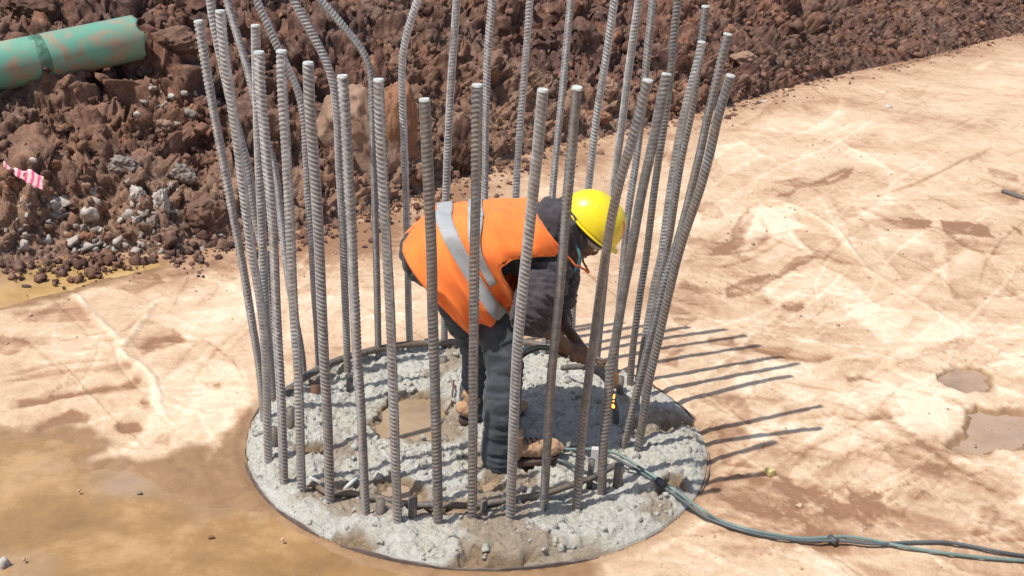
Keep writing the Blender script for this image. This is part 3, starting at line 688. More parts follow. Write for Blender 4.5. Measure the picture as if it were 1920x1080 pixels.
# ================================================================== reinforcement cage
cage = empty('rebar_cage', (CX, CY, 0), 'ring of tall ribbed steel bars standing in the pile around the worker', 'rebar cage')
BARS = {
'F1':[(372,40),(402,217),(417,294),(425,336),(440,419),(456,502),(467,572),(479,643),(486,685),(492,745),(496,795)],
'F2':[(413,21),(420,97),(429,155),(438,222),(449,294),(452,322),(461,391),(470,460),(482,530),(489,570),(494,615),(498,671),(500,727),(502,810),(504,873)],
'F3':[(479,48),(481,150),(483,222),(485,294),(488,363),(492,447),(495,530),(499,600),(506,671),(511,720),(515,765)],
'F4':[(486,98),(489,180),(496,236),(499,294),(506,349),(511,419),(515,488),(518,572),(523,671),(527,740),(530,820),(533,918)],
'F5':[(528,96),(529,167),(534,236),(537,294),(541,363),(546,474),(550,572),(553,616),(559,699),(562,782),(566,937)],
'F6':[(578,118),(579,167),(584,250),(593,363),(599,474),(603,572),(605,616),(609,699),(614,782),(619,957)],
'F7':[(642,143),(646,194),(650,250),(654,349),(659,419),(663,530),(666,588),(669,671),(676,754),(686,982)],
'F8':[(710,150),(712,222),(716,294),(721,391),(729,530),(732,588),(736,699),(740,810),(746,998)],
'F9':[(796,187),(802,311),(809,471),(811,588),(815,699),(822,1001)],
'F10':[(895,160),(893,267),(892,400),(890,441),(888,663),(885,999)],
'F11':[(1018,169),(1007,289),(991,444),(979,552),(968,682),(956,994)],
'F12':[(1082,165),(1071,289),(1061,400),(1046,583),(1034,702),(1027,820),(1018,966)],
'F13':[(1215,151),(1202,201),(1190,248),(1183,275),(1166,323),(1152,382),(1145,417),(1138,464),(1128,527),(1117,610),(1103,714),(1092,811),(1080,964)],
'F14':[(1250,139),(1242,177),(1228,248),(1223,275),(1206,346),(1195,405),(1183,476),(1166,563),(1157,622),(1145,692),(1139,756),(1131,839),(1128,939)],
'F15':[(1323,12),(1317,68),(1294,224),(1284,264),(1273,323),(1263,393),(1254,452),(1242,504),(1228,590),(1216,670),(1205,745)],
'F16':[(1316,79),(1308,118),(1291,177),(1277,236),(1270,275),(1258,346),(1247,429),(1239,488),(1230,515),(1218,586),(1206,657),(1197,716),(1190,780)],
'F17':[(1370,142),(1355,189),(1341,236),(1337,264),(1322,323),(1308,370),(1291,417),(1272,476),(1254,551),(1243,598),(1230,657),(1216,716),(1204,797),(1194,858)],
'F18':[(1365,64),(1353,106),(1341,165),(1325,224),(1318,264),(1304,323),(1292,370),(1281,417),(1265,470),(1249,515),(1230,598),(1213,657),(1199,716),(1178,797),(1167,844)],
'B1':[(393,-15),(395,8),(402,50),(415,110),(430,180),(450,260),(467,322),(474,391),(487,440),(500,500),(508,580),(518,670),(526,745)],
'B2':[(422,-15),(427,8),(443,61),(463,125),(477,180),(495,250),(514,308),(529,430),(540,520),(556,610),(565,655),(570,712)],
'B3':[(472,-20),(482,5),(502,44),(518,86),(549,144),(565,189),(572,236),(574,294),(578,377),(584,447),(590,558),(595,620),(598,700)],
'B4':[(541,-20),(552,5),(582,58),(604,97),(624,147),(630,194),(634,250),(635,294),(638,350),(642,419),(646,530),(650,643),(652,705)],
'B5':[(583,-15),(607,5),(638,44),(663,72),(688,105),(697,139),(698,194),(700,294),(703,391),(706,502),(708,588),(710,680)],
'B6':[(791,-20),(780,9),(758,80),(753,133),(758,267),(762,400),(764,471),(766,574),(769,668)],
'B7':[(858,-20),(856,9),(847,133),(840,267),(836,378),(834,500),(833,600),(833,662)],
'B8':[(924,-20),(922,9),(915,89),(911,222),(909,378),(907,520),(905,660)],
'B9':[(994,-20),(993,9),(984,133),(973,267),(967,378),(962,520),(958,662)],
'B10':[(1072,-20),(1069,9),(1058,133),(1047,244),(1036,364),(1029,520),(1020,668)],
'B11':[(1155,-20),(1151,9),(1136,111),(1118,222),(1104,347),(1085,480),(1075,560),(1070,672)],
'B12':[(1201,-20),(1197,5),(1189,59),(1176,153),(1166,236),(1159,287),(1154,323),(1143,420),(1130,560),(1118,682)],
'B13':[(1226,-20),(1223,5),(1218,59),(1211,130),(1202,236),(1199,252),(1192,311),(1180,382),(1173,441),(1168,500),(1163,551),(1156,640),(1152,700)],
'B14':[(1273,-20),(1270,5),(1261,94),(1258,132),(1249,212),(1242,252),(1235,299),(1225,370),(1218,429),(1211,488),(1202,539),(1192,610),(1185,669),(1181,725)]}
RAD = .0160; NS = 14
TH = np.arange(NS) / NS * 2 * math.pi
nb = 0
BASES = {}
for key, px in BARS.items():
    Bq = ground(*px[-1]); BASES[key] = Bq
    rad_d = Bq[:2] - np.array([CX, CY]); rad_d /= np.linalg.norm(rad_d)
    lean = -.10
    lean = {'F1': -.16, 'F3': -.10, 'F11': -.16, 'F12': -.28, 'F13': -.14, 'F14': .03, 'F15': -.10, 'F16': -.02, 'F17': -.17, 'F18': -.04, 'B12': -.13, 'B13': -.15, 'B14': -.15}.get(key, lean)
    y0 = px[0][1]; yb = px[-1][1]
    P3 = [aty(x, y, Bq[1] + lean * (yb - y) / (yb - y0)) for x, y in px]
    if key[0] == 'B':                                    # these run on a little above the frame
        d = P3[0] - P3[2]; d /= np.linalg.norm(d); P3.insert(0, P3[0] + d * random.uniform(.03, .07))
    P3.append(np.array([Bq[0], Bq[1], -.09])); P3 = np.array(P3)
    # light smoothing of the tracing, then ribs as real relief
    Lt = np.linalg.norm(np.diff(P3, axis=0), axis=1).sum(); C = catmull(P3, 60)
    for _ in range(6): C[1:-1] = .25 * C[:-2] + .5 * C[1:-1] + .25 * C[2:]
    pitch = .0158; n = int(Lt / (pitch / 5.0)); C = catmull(C, n)
    s = np.linspace(0, Lt, n)
    seed = sum(map(ord, key)); skew = 0.006 * (1 if seed % 2 else -1)
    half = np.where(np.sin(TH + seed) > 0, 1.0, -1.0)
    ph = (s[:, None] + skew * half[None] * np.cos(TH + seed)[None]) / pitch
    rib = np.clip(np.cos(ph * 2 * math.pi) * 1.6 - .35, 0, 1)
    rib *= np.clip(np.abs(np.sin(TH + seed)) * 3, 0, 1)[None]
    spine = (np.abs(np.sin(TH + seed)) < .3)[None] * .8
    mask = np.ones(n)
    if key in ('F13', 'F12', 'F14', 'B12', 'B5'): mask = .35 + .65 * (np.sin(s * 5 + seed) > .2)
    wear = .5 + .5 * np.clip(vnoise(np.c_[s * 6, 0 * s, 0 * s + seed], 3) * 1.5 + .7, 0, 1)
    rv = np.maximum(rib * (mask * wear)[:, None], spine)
    V, Q, T = tube_vq(C, RAD, NS, True, prof=.0027 * rv, ref=(.3, -1, 0))
    mi = 1 if key in ('F1','F2','F3','F4','F5','B1','B2','B3','B4','B6','B7','B8','B9','B10','B11','B12') else (2 if key in ('F9','F10','F12','F13','F14','F17','F18','F15','B14') else 0)
    me = MB().add(V, Q, T).mesh('vertical_bar'); attr(me, 'rib_relief', np.r_[rv.ravel(), .5, .5]); ob = link('vertical_bar', me, REB[mi], cage)
    if key[0] == 'F':
        d = C[0] - C[3]; d /= np.linalg.norm(d)
        MB().tube([C[0] - d * .003, C[0] + d * .0035], [RAD * 1.12, RAD * 1.0], 16).build('cut_end', CUT, ob, smooth=False)
# hoops tied inside the bars
def stub(P3, rad, name='hoop', m=None, smooth=90, seed=1):
    C = catmull(np.array(P3), smooth); C = C + .004 * np.stack([fbm(C * 9, 2, seed), fbm(C * 9, 2, seed + 1), fbm(C * 9, 2, seed + 2)], 1)
    return MB().tube(C, rad * (1 + .08 * fbm(C * 20, 2, 5)), 10).build(name, m or RUSTY, cage)
RUSTY = mat_rebar('hoop_steel', 3, .9, .8)
back = [(512, 775, .02), (534, 742, .05), (572, 707, .07), (610, 688, .075), (640, 673, .08), (690, 659, .08), (740, 650, .075), (790, 645, .07), (850, 641, .07), (920, 640, .065), (985, 642, .06), (1045, 655, .06), (1100, 668, .07), (1135, 680, .07)]
stub([ground(x, y, z) for x, y, z in back], .0175, seed=3)
front = [(586, 905, .05), (620, 925, .05), (660, 925, .045), (704, 934, .04), (768, 945, .035), (830, 948, .035), (890, 946, .035), (956, 938, .04), (1020, 925, .05), (1074, 908, .06), (1110, 895, .06), (1160, 868, .08)]
stub([ground(x, y, z) for x, y, z in front], .0135, seed=7)
stub([ground(x, y, z) for x, y, z in [(1055, 690, .10), (1090, 688, .15), (1120, 698, .17), (1142, 722, .15), (1154, 765, .08), (1156, 800, -.02)]], .014, 'hoop_offcut', REB[2], 40)
stub([ground(x, y, z) for x, y, z in [(640, 925, -.01), (655, 910, .03), (672, 893, .05)]], .009, 'tie_wire', CUT, 12)
stub([ground(x, y, z) for x, y, z in [(578, 895, .05), (594, 903, .035), (612, 916, .0)]], .009, 'tie_wire', CUT, 12)
stub([ground(x, y, z) for x, y, z in [(851, 715, .03), (848, 735, .035), (846, 755, .02), (836, 775, .0)]], .005, 'tie_wire', RUST, 20)
for (x, y, h, r, m) in [(590, 752, .085, .022, RUST), (545, 815, .13, .017, REB[2]), (1155, 925, .13, .019, REB[2]), (1104, 915, .13, .013, REB[2]), (712, 985, .11, .017, REB[2]), (772, 985, .12, .017, REB[2]), (905, 968, .07, .014, REB[2]), (655, 735, .07, .016, REB[2]), (830, 690, .06, .02, REB[2]), (1160, 742, .10, .017, REB[2]), (513, 850, .12, .018, REB[2])]:
    g = ground(x, y); MB().tube([g + [0, 0, -.05], g + [.003, 0, h]], r, 12).build('bar_stub', m, cage)
for (x, y, s) in [(1113, 880, (.03, .03, .10)),]:
    g = ground(x, y); MB().box(g + [0, 0, .05], s).build('spacer_block', simple('pale_block', (.55, .52, .50), .8, .15), cage, smooth=False)
# slag glowing where the torch has just cut
gm, t, bs = mat('glowing_slag'); bs.inputs['Emission Color'].default_value = (1, .30, .03, 1); bs.inputs['Emission Strength'].default_value = 5; bs.inputs['Base Color'].default_value = (.3, .1, .02, 1)
mb = MB(); g = aty(1151, 745, 4.03)
for dx, dz, r in [(0, 0, .0045), (.001, .010, .0035), (-.001, -.040, .006), (.003, -.044, .005), (0, -.018, .003)]: mb.ell(g + [dx, 0, dz], np.eye(3) * np.array([[r], [r], [r * 1.5]]), 10, 6)
mb.build('glowing_slag', gm, cage)

# ================================================================== green pipe in the heap
p0, p1 = onbank(-40, 165), onbank(262, 100)
PIPE = simple('pipe_green_plastic', (.13, .40, .29), .42, .12, 3, .05)
def pipe_mat():
    m, t, bs = mat('pipe_green_plastic'); v = coords(t)
    n = noise(t, 6, 6, .65, v, .4); c = mix(t, gray(t, n, .44, .62), (.135, .35, .26), (.34, .235, .16)); c = mix(t, gray(t, noise(t, 2.2, 3, .5, v), .55, .75, 0, .6), c, (.34, .46, .33))
    t.links.new(c, bs.inputs['Base Color']); t.links.new(gray(t, n, .5, .62, .38, .9), bs.inputs['Roughness']); return m
PIPE = pipe_mat()
ycen = 7.9
A = aty(-70, 140, onbank(-70, 176)[1] + .02); B = aty(258, 70, onbank(235, 118)[1] + .02)
pr = .5 * 80 / pxm((A + B) / 2)
pobj = empty('drain_pipe', (A + B) / 2, 'green plastic drain pipe smeared with mud, lying in the dug soil', 'pipe')
ax = (B - A) / np.linalg.norm(B - A)
mb = MB(); n = 60; C = np.linspace(A - ax * .6, B, n); V, Q, T = tube_vq(C, pr, 40, False); k = np.arange(40)
V = V.reshape(n, 40, 3); jag = .022 * fbm(np.c_[np.cos(k / 40 * 6.283) * 2, np.sin(k / 40 * 6.283) * 2], 3, 4); V[-1] += np.outer(jag - .01, ax); V[-2] += np.outer(jag * .6, ax); V = V.reshape(-1, 3)
me = mb.add(V, Q).mesh('pipe_wall'); me = evalmods(me, [('SOLIDIFY', dict(thickness=.012, offset=-1))]); link('pipe_wall', me, PIPE, pobj)
for px_, ww, dr in ((68, .05, .012), (90, .02, .010), (112, .03, .009), (150, .012, .005)):
    f = (px_ + 70) / (262 + 70); c = A + (B - A) * f
    V, Q, T = tube_vq(np.array([c - ax * ww, c - ax * ww * .8, c + ax * ww * .8, c + ax * ww]), np.array([pr, pr + dr, pr + dr, pr]), 40, False)
    MB().add(V, Q).build('pipe_collar', PIPE, pobj)

# ================================================================== boulders, stones and rubbish, each a thing
def rmat(name, a, b, sc_=9):
    m, t, bs = mat(name); v = coords(t); c = ramp(t, noise(t, sc_, 7, .7, v, .5), [(.32, a), (.66, b)])
    c = mix(t, gray(t, noise(t, sc_ * .4, 5, .6, v), .5, .68, 0, .75), c, (.16, .09, .066)); t.links.new(c, bs.inputs['Base Color']); bs.inputs['Roughness'].default_value = .92; bs.inputs['Specular IOR Level'].default_value = .15
    bump(t, noise(t, 50, 6, .75, v), .8, .012, bs); return m
RK = dict(tan=rmat('tan_rock', (.27, .165, .115), (.40, .27, .195)), grey=rmat('grey_rock', (.20, .17, .145), (.36, .32, .28)), white=rmat('white_rock', (.42, .37, .32), (.66, .61, .55)),
          orange=rmat('orange_rock', (.22, .105, .06), (.33, .18, .11)), brown=rmat('brown_clod', (.13, .072, .054), (.24, .145, .105)), dark=rmat('dark_clod', (.06, .036, .03), (.15, .085, .062)))
def rock(px, py, wpx, hpx, kind, label, seed, cat='rock', base=ICO5, rough=.30, on=True, depth=.8, facets=8, name='rock', group=None, blocky=.72):
    g = onbank(px, py) if on else ground(px, py); k = pxm(g)[()] if np.ndim(pxm(g)) == 0 else pxm(g)
    a, b = wpx / k / 2, hpx / k / 2
    Vr, T = rockv(base, seed, rough, facets, blocky)
    Vr += .05 * np.stack([fbm(Vr * 7, 3, seed + 1), fbm(Vr * 7, 3, seed + 2), fbm(Vr * 7, 3, seed + 3)], 1)
    Vr = Vr / np.abs(Vr).max(0) * [a, (a + b) / 2 * depth, b]
    me = mesh_np(name, Vr, T); o = link(name, me, RK[kind], smooth=True); o.location = tuple(g + np.array([0, .15 * a, .05 * b])); return tag(o, label, cat, group)
rock(672, 285, 190, 235, 'tan', 'large tan boulder with a flat rust-brown side, tallest block at the foot of the heap', 301, 'boulder', name='boulder', rough=.16, facets=9, blocky=.6)
rock(745, 265, 75, 215, 'orange', 'upright rust-brown slab leaning on the right side of the tan boulder', 302, 'boulder', name='boulder', rough=.12, facets=9, blocky=.6)
rock(868, 285, 70, 130, 'dark', 'dark brown wedge of soil right of the rust-brown slab', 303, 'clod', name='clod')
rock(890, 325, 90, 45, 'brown', 'flat brown block lying at the toe of the heap', 304, 'clod', name='clod')
rock(232, 122, 10, 8, 'brown', 'small brown clod at the broken end of the green pipe', 305, 'clod', name='clod', base=ICO3)
rock(355, 215, 34, 26, 'grey', 'rounded grey-tan stone left of the bars, halfway up the heap', 306, base=ICO3)
rock(322, 183, 18, 16, 'white', 'small cream stone, left one of a close pair high on the heap', 307, base=ICO3)
rock(343, 175, 20, 15, 'white', 'small cream stone, right one of a close pair high on the heap', 308, base=ICO3)
rock(255, 215, 16, 14, 'white', 'small pale stone below the end of the green pipe', 309, base=ICO3)
rock(300, 240, 50, 34, 'tan', 'blocky tan clod beside a dark hollow below the green pipe', 310, 'clod', name='clod')
rock(232, 312, 70, 44, 'grey', 'crumbly grey lump partly sunk in the left of the heap', 311, rough=.4)
rock(338, 328, 66, 50, 'grey', 'greyish gravel-crusted lump just left of the bars', 312, rough=.4)
rock(376, 398, 110, 78, 'brown', 'big brown clod at the toe of the heap beside the leftmost bar', 313, 'clod', name='clod')
rock(302, 385, 40, 66, 'white', 'upright white chalky rock against the big brown clod', 314, rough=.35, blocky=.6)
rock(255, 375, 36, 56, 'white', 'narrow white chalky rock left of the upright white one', 315, rough=.4, blocky=.6)
rock(278, 405, 30, 22, 'grey', 'small grey chip between the two white chalky rocks', 316, base=ICO3)
rock(168, 400, 34, 40, 'white', 'pale greenish-white stone standing above the orange stone', 317, base=ICO3, blocky=.6)
rock(110, 382, 52, 22, 'white', 'flat white piece of rubble left of the standing white stone', 318, base=ICO3, blocky=.6)
rock(108, 405, 56, 18, 'grey', 'flat dark grey chip under the flat white piece of rubble', 319, base=ICO3, blocky=.6)
rock(160, 450, 46, 32, 'orange', 'rounded orange-brown stone at the lower left toe of the heap', 320)
rock(128, 443, 20, 15, 'orange', 'little orange-brown stone touching the rounded one', 321, base=ICO3)
rock(182, 432, 22, 18, 'grey', 'small blue-grey stone behind the rounded orange one', 322, base=ICO3)
rock(62, 302, 16, 14, 'white', 'small pale chip above the pink plastic scrap', 323, base=ICO3)
rock(160, 348, 24, 16, 'tan', 'small pinkish stone right of the pink plastic scrap', 324, base=ICO3)
rock(100, 308, 24, 22, 'orange', 'small orange clod right of the pale chip', 325, 'clod', base=ICO3, name='clod')
rock(70, 486, 34, 18, 'dark', 'dark clod sitting on the shore of the far puddle', 326, 'clod', base=ICO3, name='clod', on=False)
rock(280, 492, 34, 18, 'dark', 'dark red clod lying at the right end of the far puddle', 327, 'clod', base=ICO3, name='clod', on=False)
rock(48, 538, 22, 8, 'dark', 'low dark clod breaking the water of the far puddle', 328, 'clod', base=ICO3, name='clod', on=False)
rock(302, 757, 15, 11, 'dark', 'small dark stone alone on the cream clay left of the pile', 329, 'stone', base=ICO3, name='stone', on=False)
rock(790, 573, 11, 10, 'grey', 'small round grey pebble on the clay behind the cage', 330, 'stone', base=ICO3, name='stone', on=False)
rock(1140, 172, 46, 60, 'tan', 'ochre clod at the foot of the heap behind the upper bars', 331, 'clod', name='clod')
rock(1180, 165, 40, 36, 'orange', 'orange clod right of the ochre one, behind the upper bars', 332, 'clod', name='clod')
rock(1118, 222, 60, 30, 'orange', 'low ochre clod at the toe of the heap behind the cage', 333, 'clod', name='clod')
rock(1395, 112, 60, 32, 'tan', 'pale tan clod at the toe of the heap right of the tallest bars', 334, 'clod', name='clod')
rock(1432, 105, 34, 34, 'dark', 'dark red clod touching the pale tan clod', 335, 'clod', name='clod')
rock(1385, 187, 22, 12, 'white', 'flat cream chip lying just right of the shortest leaning bar top', 336, 'stone', base=ICO3, name='stone', on=False)
rock(1432, 192, 16, 10, 'white', 'small white crumb right of the flat cream chip', 337, 'stone', base=ICO3, name='stone', on=False)
rock(1666, 204, 16, 16, 'white', 'white crumb at the end of the curved scrape, far right', 338, 'stone', base=ICO3, name='stone', on=False)
rock(1318, 180, 14, 10, 'white', 'tiny pale chip between the leaning bars and the heap', 339, 'stone', base=ICO3, name='stone', on=False)
rock(440, 865, 9, 5, 'dark', 'tiny dark pebble in the muddy shallows left of the pile', 340, 'stone', base=ICO3, name='stone', on=False)
rock(262, 925, 12, 8, 'grey', 'small wet stone showing above the brown puddle', 341, 'stone', base=ICO3, name='stone', on=False)
rock(395, 1008, 16, 8, 'orange', 'small reddish stone in the brown puddle near the bottom edge', 342, 'stone', base=ICO3, name='stone', on=False)
rock(6, 1060, 22, 34, 'white', 'cream chunk in the puddle at the bottom left corner', 343, 'stone', base=ICO3, name='stone', on=False)
rock(60, 20, 120, 60, 'dark', 'dark red mass of soil above the green pipe', 344, 'clod', name='clod')
rock(770, 25, 90, 60, 'dark', 'dark clod high on the heap at the top between the bent bars', 345, 'clod', name='clod')
rock(500, 235, 80, 60, 'brown', 'brown clod halfway up the heap behind the left bars', 346, 'clod', name='clod')
rock(330, 80, 110, 60, 'brown', 'large brown clod above and right of the green pipe end', 347, 'clod', name='clod')
# crumbs of pale broken rubble at the foot of the heap on the left
mbv, mbt, off = [], [], 0; R = np.random.default_rng(77)
for cx0, cy0, sx, sy, nn in ((290, 395, 35, 25, 34), (110, 390, 45, 15, 34), (200, 430, 70, 20, 34), (230, 465, 90, 10, 40), (340, 190, 40, 20, 12), (90, 440, 60, 25, 14)):
    for k in range(nn):
        g = onbank(cx0 + R.normal(0, sx), cy0 + R.normal(0, sy)); s = float(np.clip(R.lognormal(-4.1, .6), .005, .045)); TV, TT = TPL[R.integers(14)]; q, _ = np.linalg.qr(R.normal(size=(3, 3)))
        mbv.append((TV * s * [1, .8, .6]) @ q + g + [0, 0, s * .2]); mbt.append(TT + off); off += len(TV)
tag(link('rubble_crumbs', mesh_np('rubble_crumbs', np.vstack(mbv), np.vstack(mbt)), rmat('pale_crumbs', (.30, .25, .21), (.58, .52, .46), 20), smooth=False), 'pale crumbs of broken rubble at the left foot of the soil heap', kind='stuff')
# pink plastic scrap
g = onbank(48, 335); k = float(pxm(g)); nn = 14; mv = 7
u = np.linspace(-1, 1, nn); vv = np.linspace(-1, 1, mv); V = []
for i in u:
    for j in vv:
        x = i * 36 / k; d = j * (12 + 6 * math.sin(i * 3)) / k; V.append(g + [x, -.02 + .3 * d, .025 - x * .40 + d * .8 + .010 * math.sin(i * 9 + j * 5)])
me = mesh_np('plastic_scrap', np.array(V), gridq(nn, mv)); me = evalmods(me, [('SOLIDIFY', dict(thickness=.002))])
pm, t, bs = mat('pink_plastic'); v = coords(t, (1, 1, 1), (0, 0, .4)); wv = N(t, 'ShaderNodeTexWave', Scale=9.0, Distortion=2.0); t.links.new(v, wv.inputs[0]); t.links.new(ramp(t, wv.outputs[1], [(.3, (.68, .10, .24)), (.55, (.80, .55, .50))]), bs.inputs['Base Color']); bs.inputs['Roughness'].default_value = .45
tag(link('plastic_scrap', me, pm), 'crumpled pink and cream plastic scrap on the soil at the left edge', 'rubbish')
# yellow wood block on the clay
g = ground(1443, 893); c, s_ = math.cos(.5), math.sin(.5)
mb = MB().box(g + [0, 0, .022], (.034, .034, .026), [[c, -s_, 0], [s_, c, 0], [0, 0, 1]]); me = evalmods(mb.mesh('wood_block'), [('BEVEL', dict(width=.003, segments=2))])
tag(link('wood_block', me, simple('yellow_wood', (.62, .50, .22), .7, .25, 30)), 'small pale yellow wood block on the clay right of the pile', 'wood block')
# steel offcut on the clay at the right
a, b = ground(1880, 358, .02), ground(1935, 377, .02)
C = np.linspace(a, b, 60); s = np.arange(60); pr_ = .0025 * (np.sin(s * 1.6) > .2)[:, None] * np.ones((1, 12))
MB_ = MB().add(*tube_vq(C, .019, 12, True, prof=pr_)); tag(MB_.build('steel_offcut', REB[2]), 'short dark offcut of ribbed bar lying at the right edge', 'steel bar')

# ================================================================== hoses
HOSE = simple('hose_teal', (.155, .225, .205), .45, .25, 6, .1); HOSE2 = simple('hose_slate', (.085, .10, .105), .5, .3, 6, .1)
def hz(x, y, z=None):
    g = ground(x, y, 0)
    r = math.hypot(g[0] - CX, g[1] - CY)
    zz = (z if z is not None else (max(pile_z(g[0], g[1]), .03) + .016 if r < 1 else .026)); return ground(x, y, zz)
main = [(1140, 846, .10), (1160, 852, .10), (1205, 880, .075), (1262, 917, .06), (1318, 957, .055), (1345, 974), (1400, 992), (1450, 1002), (1500, 1009), (1550, 1008), (1585, 1006), (1630, 1012), (1700, 1026), (1780, 1038), (1850, 1046), (1960, 1054)]
hA = [(aty(1040, 652, 4.05)), aty(1005, 650, 4.10), aty(975, 670, 4.14), aty(958, 740, 4.14)] + [ground(966, 795, .03), ground(990, 820, .03), ground(1020, 835, .03), ground(1060, 842, .04), ground(1110, 842, .07)] + [hz(*q) for q in main]
hB = [(aty(1040, 655, 4.06)), aty(1005, 656, 4.12), aty(970, 680, 4.16), aty(955, 745, 4.16)] + [ground(962, 803, .03), ground(985, 830, .025), ground(1030, 845, .02), ground(1080, 838, .03), ground(1120, 850, .06)]
m2 = [(1150, 858, .09), (1205, 888, .07), (1262, 926, .05), (1318, 966, .035), (1345, 979), (1400, 997), (1460, 1009), (1520, 1014), (1580, 1014), (1640, 1020), (1700, 1017), (1760, 1016), (1800, 1020), (1870, 1034), (1960, 1048)]
hB += [hz(*q) for q in m2]
for pts, m, lb in ((hA, HOSE, 'pale teal gas hose running from the torch across the pile to the right'), (hB, HOSE2, 'slate blue gas hose beside the teal one, with a bend near its end')):
    ob = MB().tube(np.array(pts), .0064, 10, smooth=260).build('gas_hose', m); tag(ob, lb, 'hose', 'gas hoses of the cutting torch')
tag(MB().tube([ground(1045, 862, .03), ground(1062, 868, .03), ground(1085, 880, .045), ground(1108, 890, .03), ground(1125, 898, .02)], .008, 8, smooth=30).build('hose_tail', HOSE2), 'short dark tail of hose lying in front of the boot toe', 'hose')
for x, y in ((1240, 905), (1562, 1013)):
    z0 = .07 if x < 1300 else .026; a = ground(x - 7, y - 5, z0); b = ground(x + 7, y + 4, z0)
    tag(MB().tube([a, b], .0145, 12).build('hose_tie', simple('tape_dark', (.07, .07, .07), .6)), 'dark tape binding the two hoses near the pile edge' if x < 1300 else 'dark tape binding the two hoses out on the clay', 'hose tie')

# ================================================================== the worker, bent over inside the cage
YM = 4.10
def cloth(name, c, c2, sc_=14, rough=.85, b=.5):
    m, t, bs = mat(name); v = coords(t)
    t.links.new(ramp(t, noise(t, sc_, 6, .65, v, .5), [(.3, c2), (.7, c)]), bs.inputs['Base Color']); bs.inputs['Roughness'].default_value = rough
    bs.inputs['Specular IOR Level'].default_value = .2; bs.inputs['Sheen Weight'].default_value = .15
    bump(t, noise(t, 420, 3, .6, v), b, .0015, bs); return m
SKIN = simple('skin_brown', (.135, .068, .042), .55, .18, 18, .2, 90)
JACK = cloth('jacket_charcoal', (.075, .067, .074), (.034, .031, .036))
TROU = cloth('trousers_slate', (.085, .097, .108), (.030, .036, .043), 12)
ORNG = cloth('vest_orange', (1.0, .275, .060), (.85, .17, .035), 4, .8, .3)
TRIM = cloth('vest_binding', (.75, .20, .05), (.55, .12, .03), 20)
SILV = cloth('reflective_silver', (.44, .455, .46), (.27, .28, .29), 9, .5, .3)
BOOT = cloth('boot_tan', (.55, .34, .20), (.30, .17, .095), 26, .8)
SOLE = simple('boot_sole', (.09, .055, .04), .8)
def yel():
    m, t, bs = mat('helmet_yellow'); v = coords(t)
    n = noise(t, 12, 6, .7, v); t.links.new(mix(t, gray(t, n, .48, .70, 0, .6), (.88, .70, .02), (.48, .37, .09)), bs.inputs['Base Color'])
    t.links.new(gray(t, n, .4, .7, .22, .5), bs.inputs['Roughness']); return m
YEL = yel(); BLACK = simple('black_trim', (.03, .028, .03), .6); LINER = simple('grey_liner', (.36, .32, .30), .7)
person = empty('person', ground(935, 872), 'worker in orange vest and yellow helmet, bent double, holding a cutting torch', 'person')
def U(v): v = np.asarray(v, float); return v / np.linalg.norm(v)
def P(x, y, d): return aty(x, y, d)

# head frame
Ht = U([.66, -.10, .745]); Hf = np.array([.70, .16, -.66]); Hf = U(Hf - (Hf @ Ht) * Ht); Hs = np.cross(Ht, Hf)
HC = P(1109, 419, 4.09); HD = HC - Ht * .052
# -- body: one continuous skin surface
b = MB()
b.rtube([P(820, 488, YM), P(880, 462, YM), P(950, 452, YM), P(1020, 452, YM), P(1052, 448, YM)], [.10, .105, .115, .12, .07], 18, 30, sq=(1.35, 1))
b.rtube([P(1045, 446, YM), P(1070, 440, YM), HD - Ht * .03 - Hf * .02], [.058, .054, .056], 16, 14)
b.ell(HD, np.array([Hs * .074, Hf * .092, Ht * .112]), 24, 16)
b.ell(HD - Ht * .065 + Hf * .035, np.array([Hs * .052, Hf * .052, Ht * .048]), 20, 12)      # jaw
b.ell(HD - Ht * .098 + Hf * .066, np.array([Hs * .022, Hf * .018, Ht * .016]), 12, 8)       # chin
b.ell(HD - Ht * .028 + Hf * .096, np.array([Hs * .015, Hf * .022, Ht * .024]), 12, 8)       # nose
b.ell(HD - Ht * .012 + Hf * .086, np.array([Hs * .010, Hf * .016, Ht * .030]), 12, 8)
b.ell(HD + Ht * .018 + Hf * .082, np.array([Hs * .050, Hf * .014, Ht * .010]), 12, 8)       # brow
b.ell(HD - Ht * .066 + Hf * .086, np.array([Hs * .024, Hf * .011, Ht * .009]), 12, 8)       # lips
for s in (-1, 1):
    b.ell(HD + Hs * s * .076 - Ht * .020 - Hf * .006, np.array([Hs * .010, Hf * .018, Ht * .030]), 12, 8)
    b.ell(HD + Hs * s * .040 - Ht * .035 + Hf * .066, np.array([Hs * .022, Hf * .016, Ht * .016]), 12, 8)
grip_a, grip_b = P(1036, 650, 4.02), P(1150, 688, 4.05); GA = U(grip_b - grip_a)
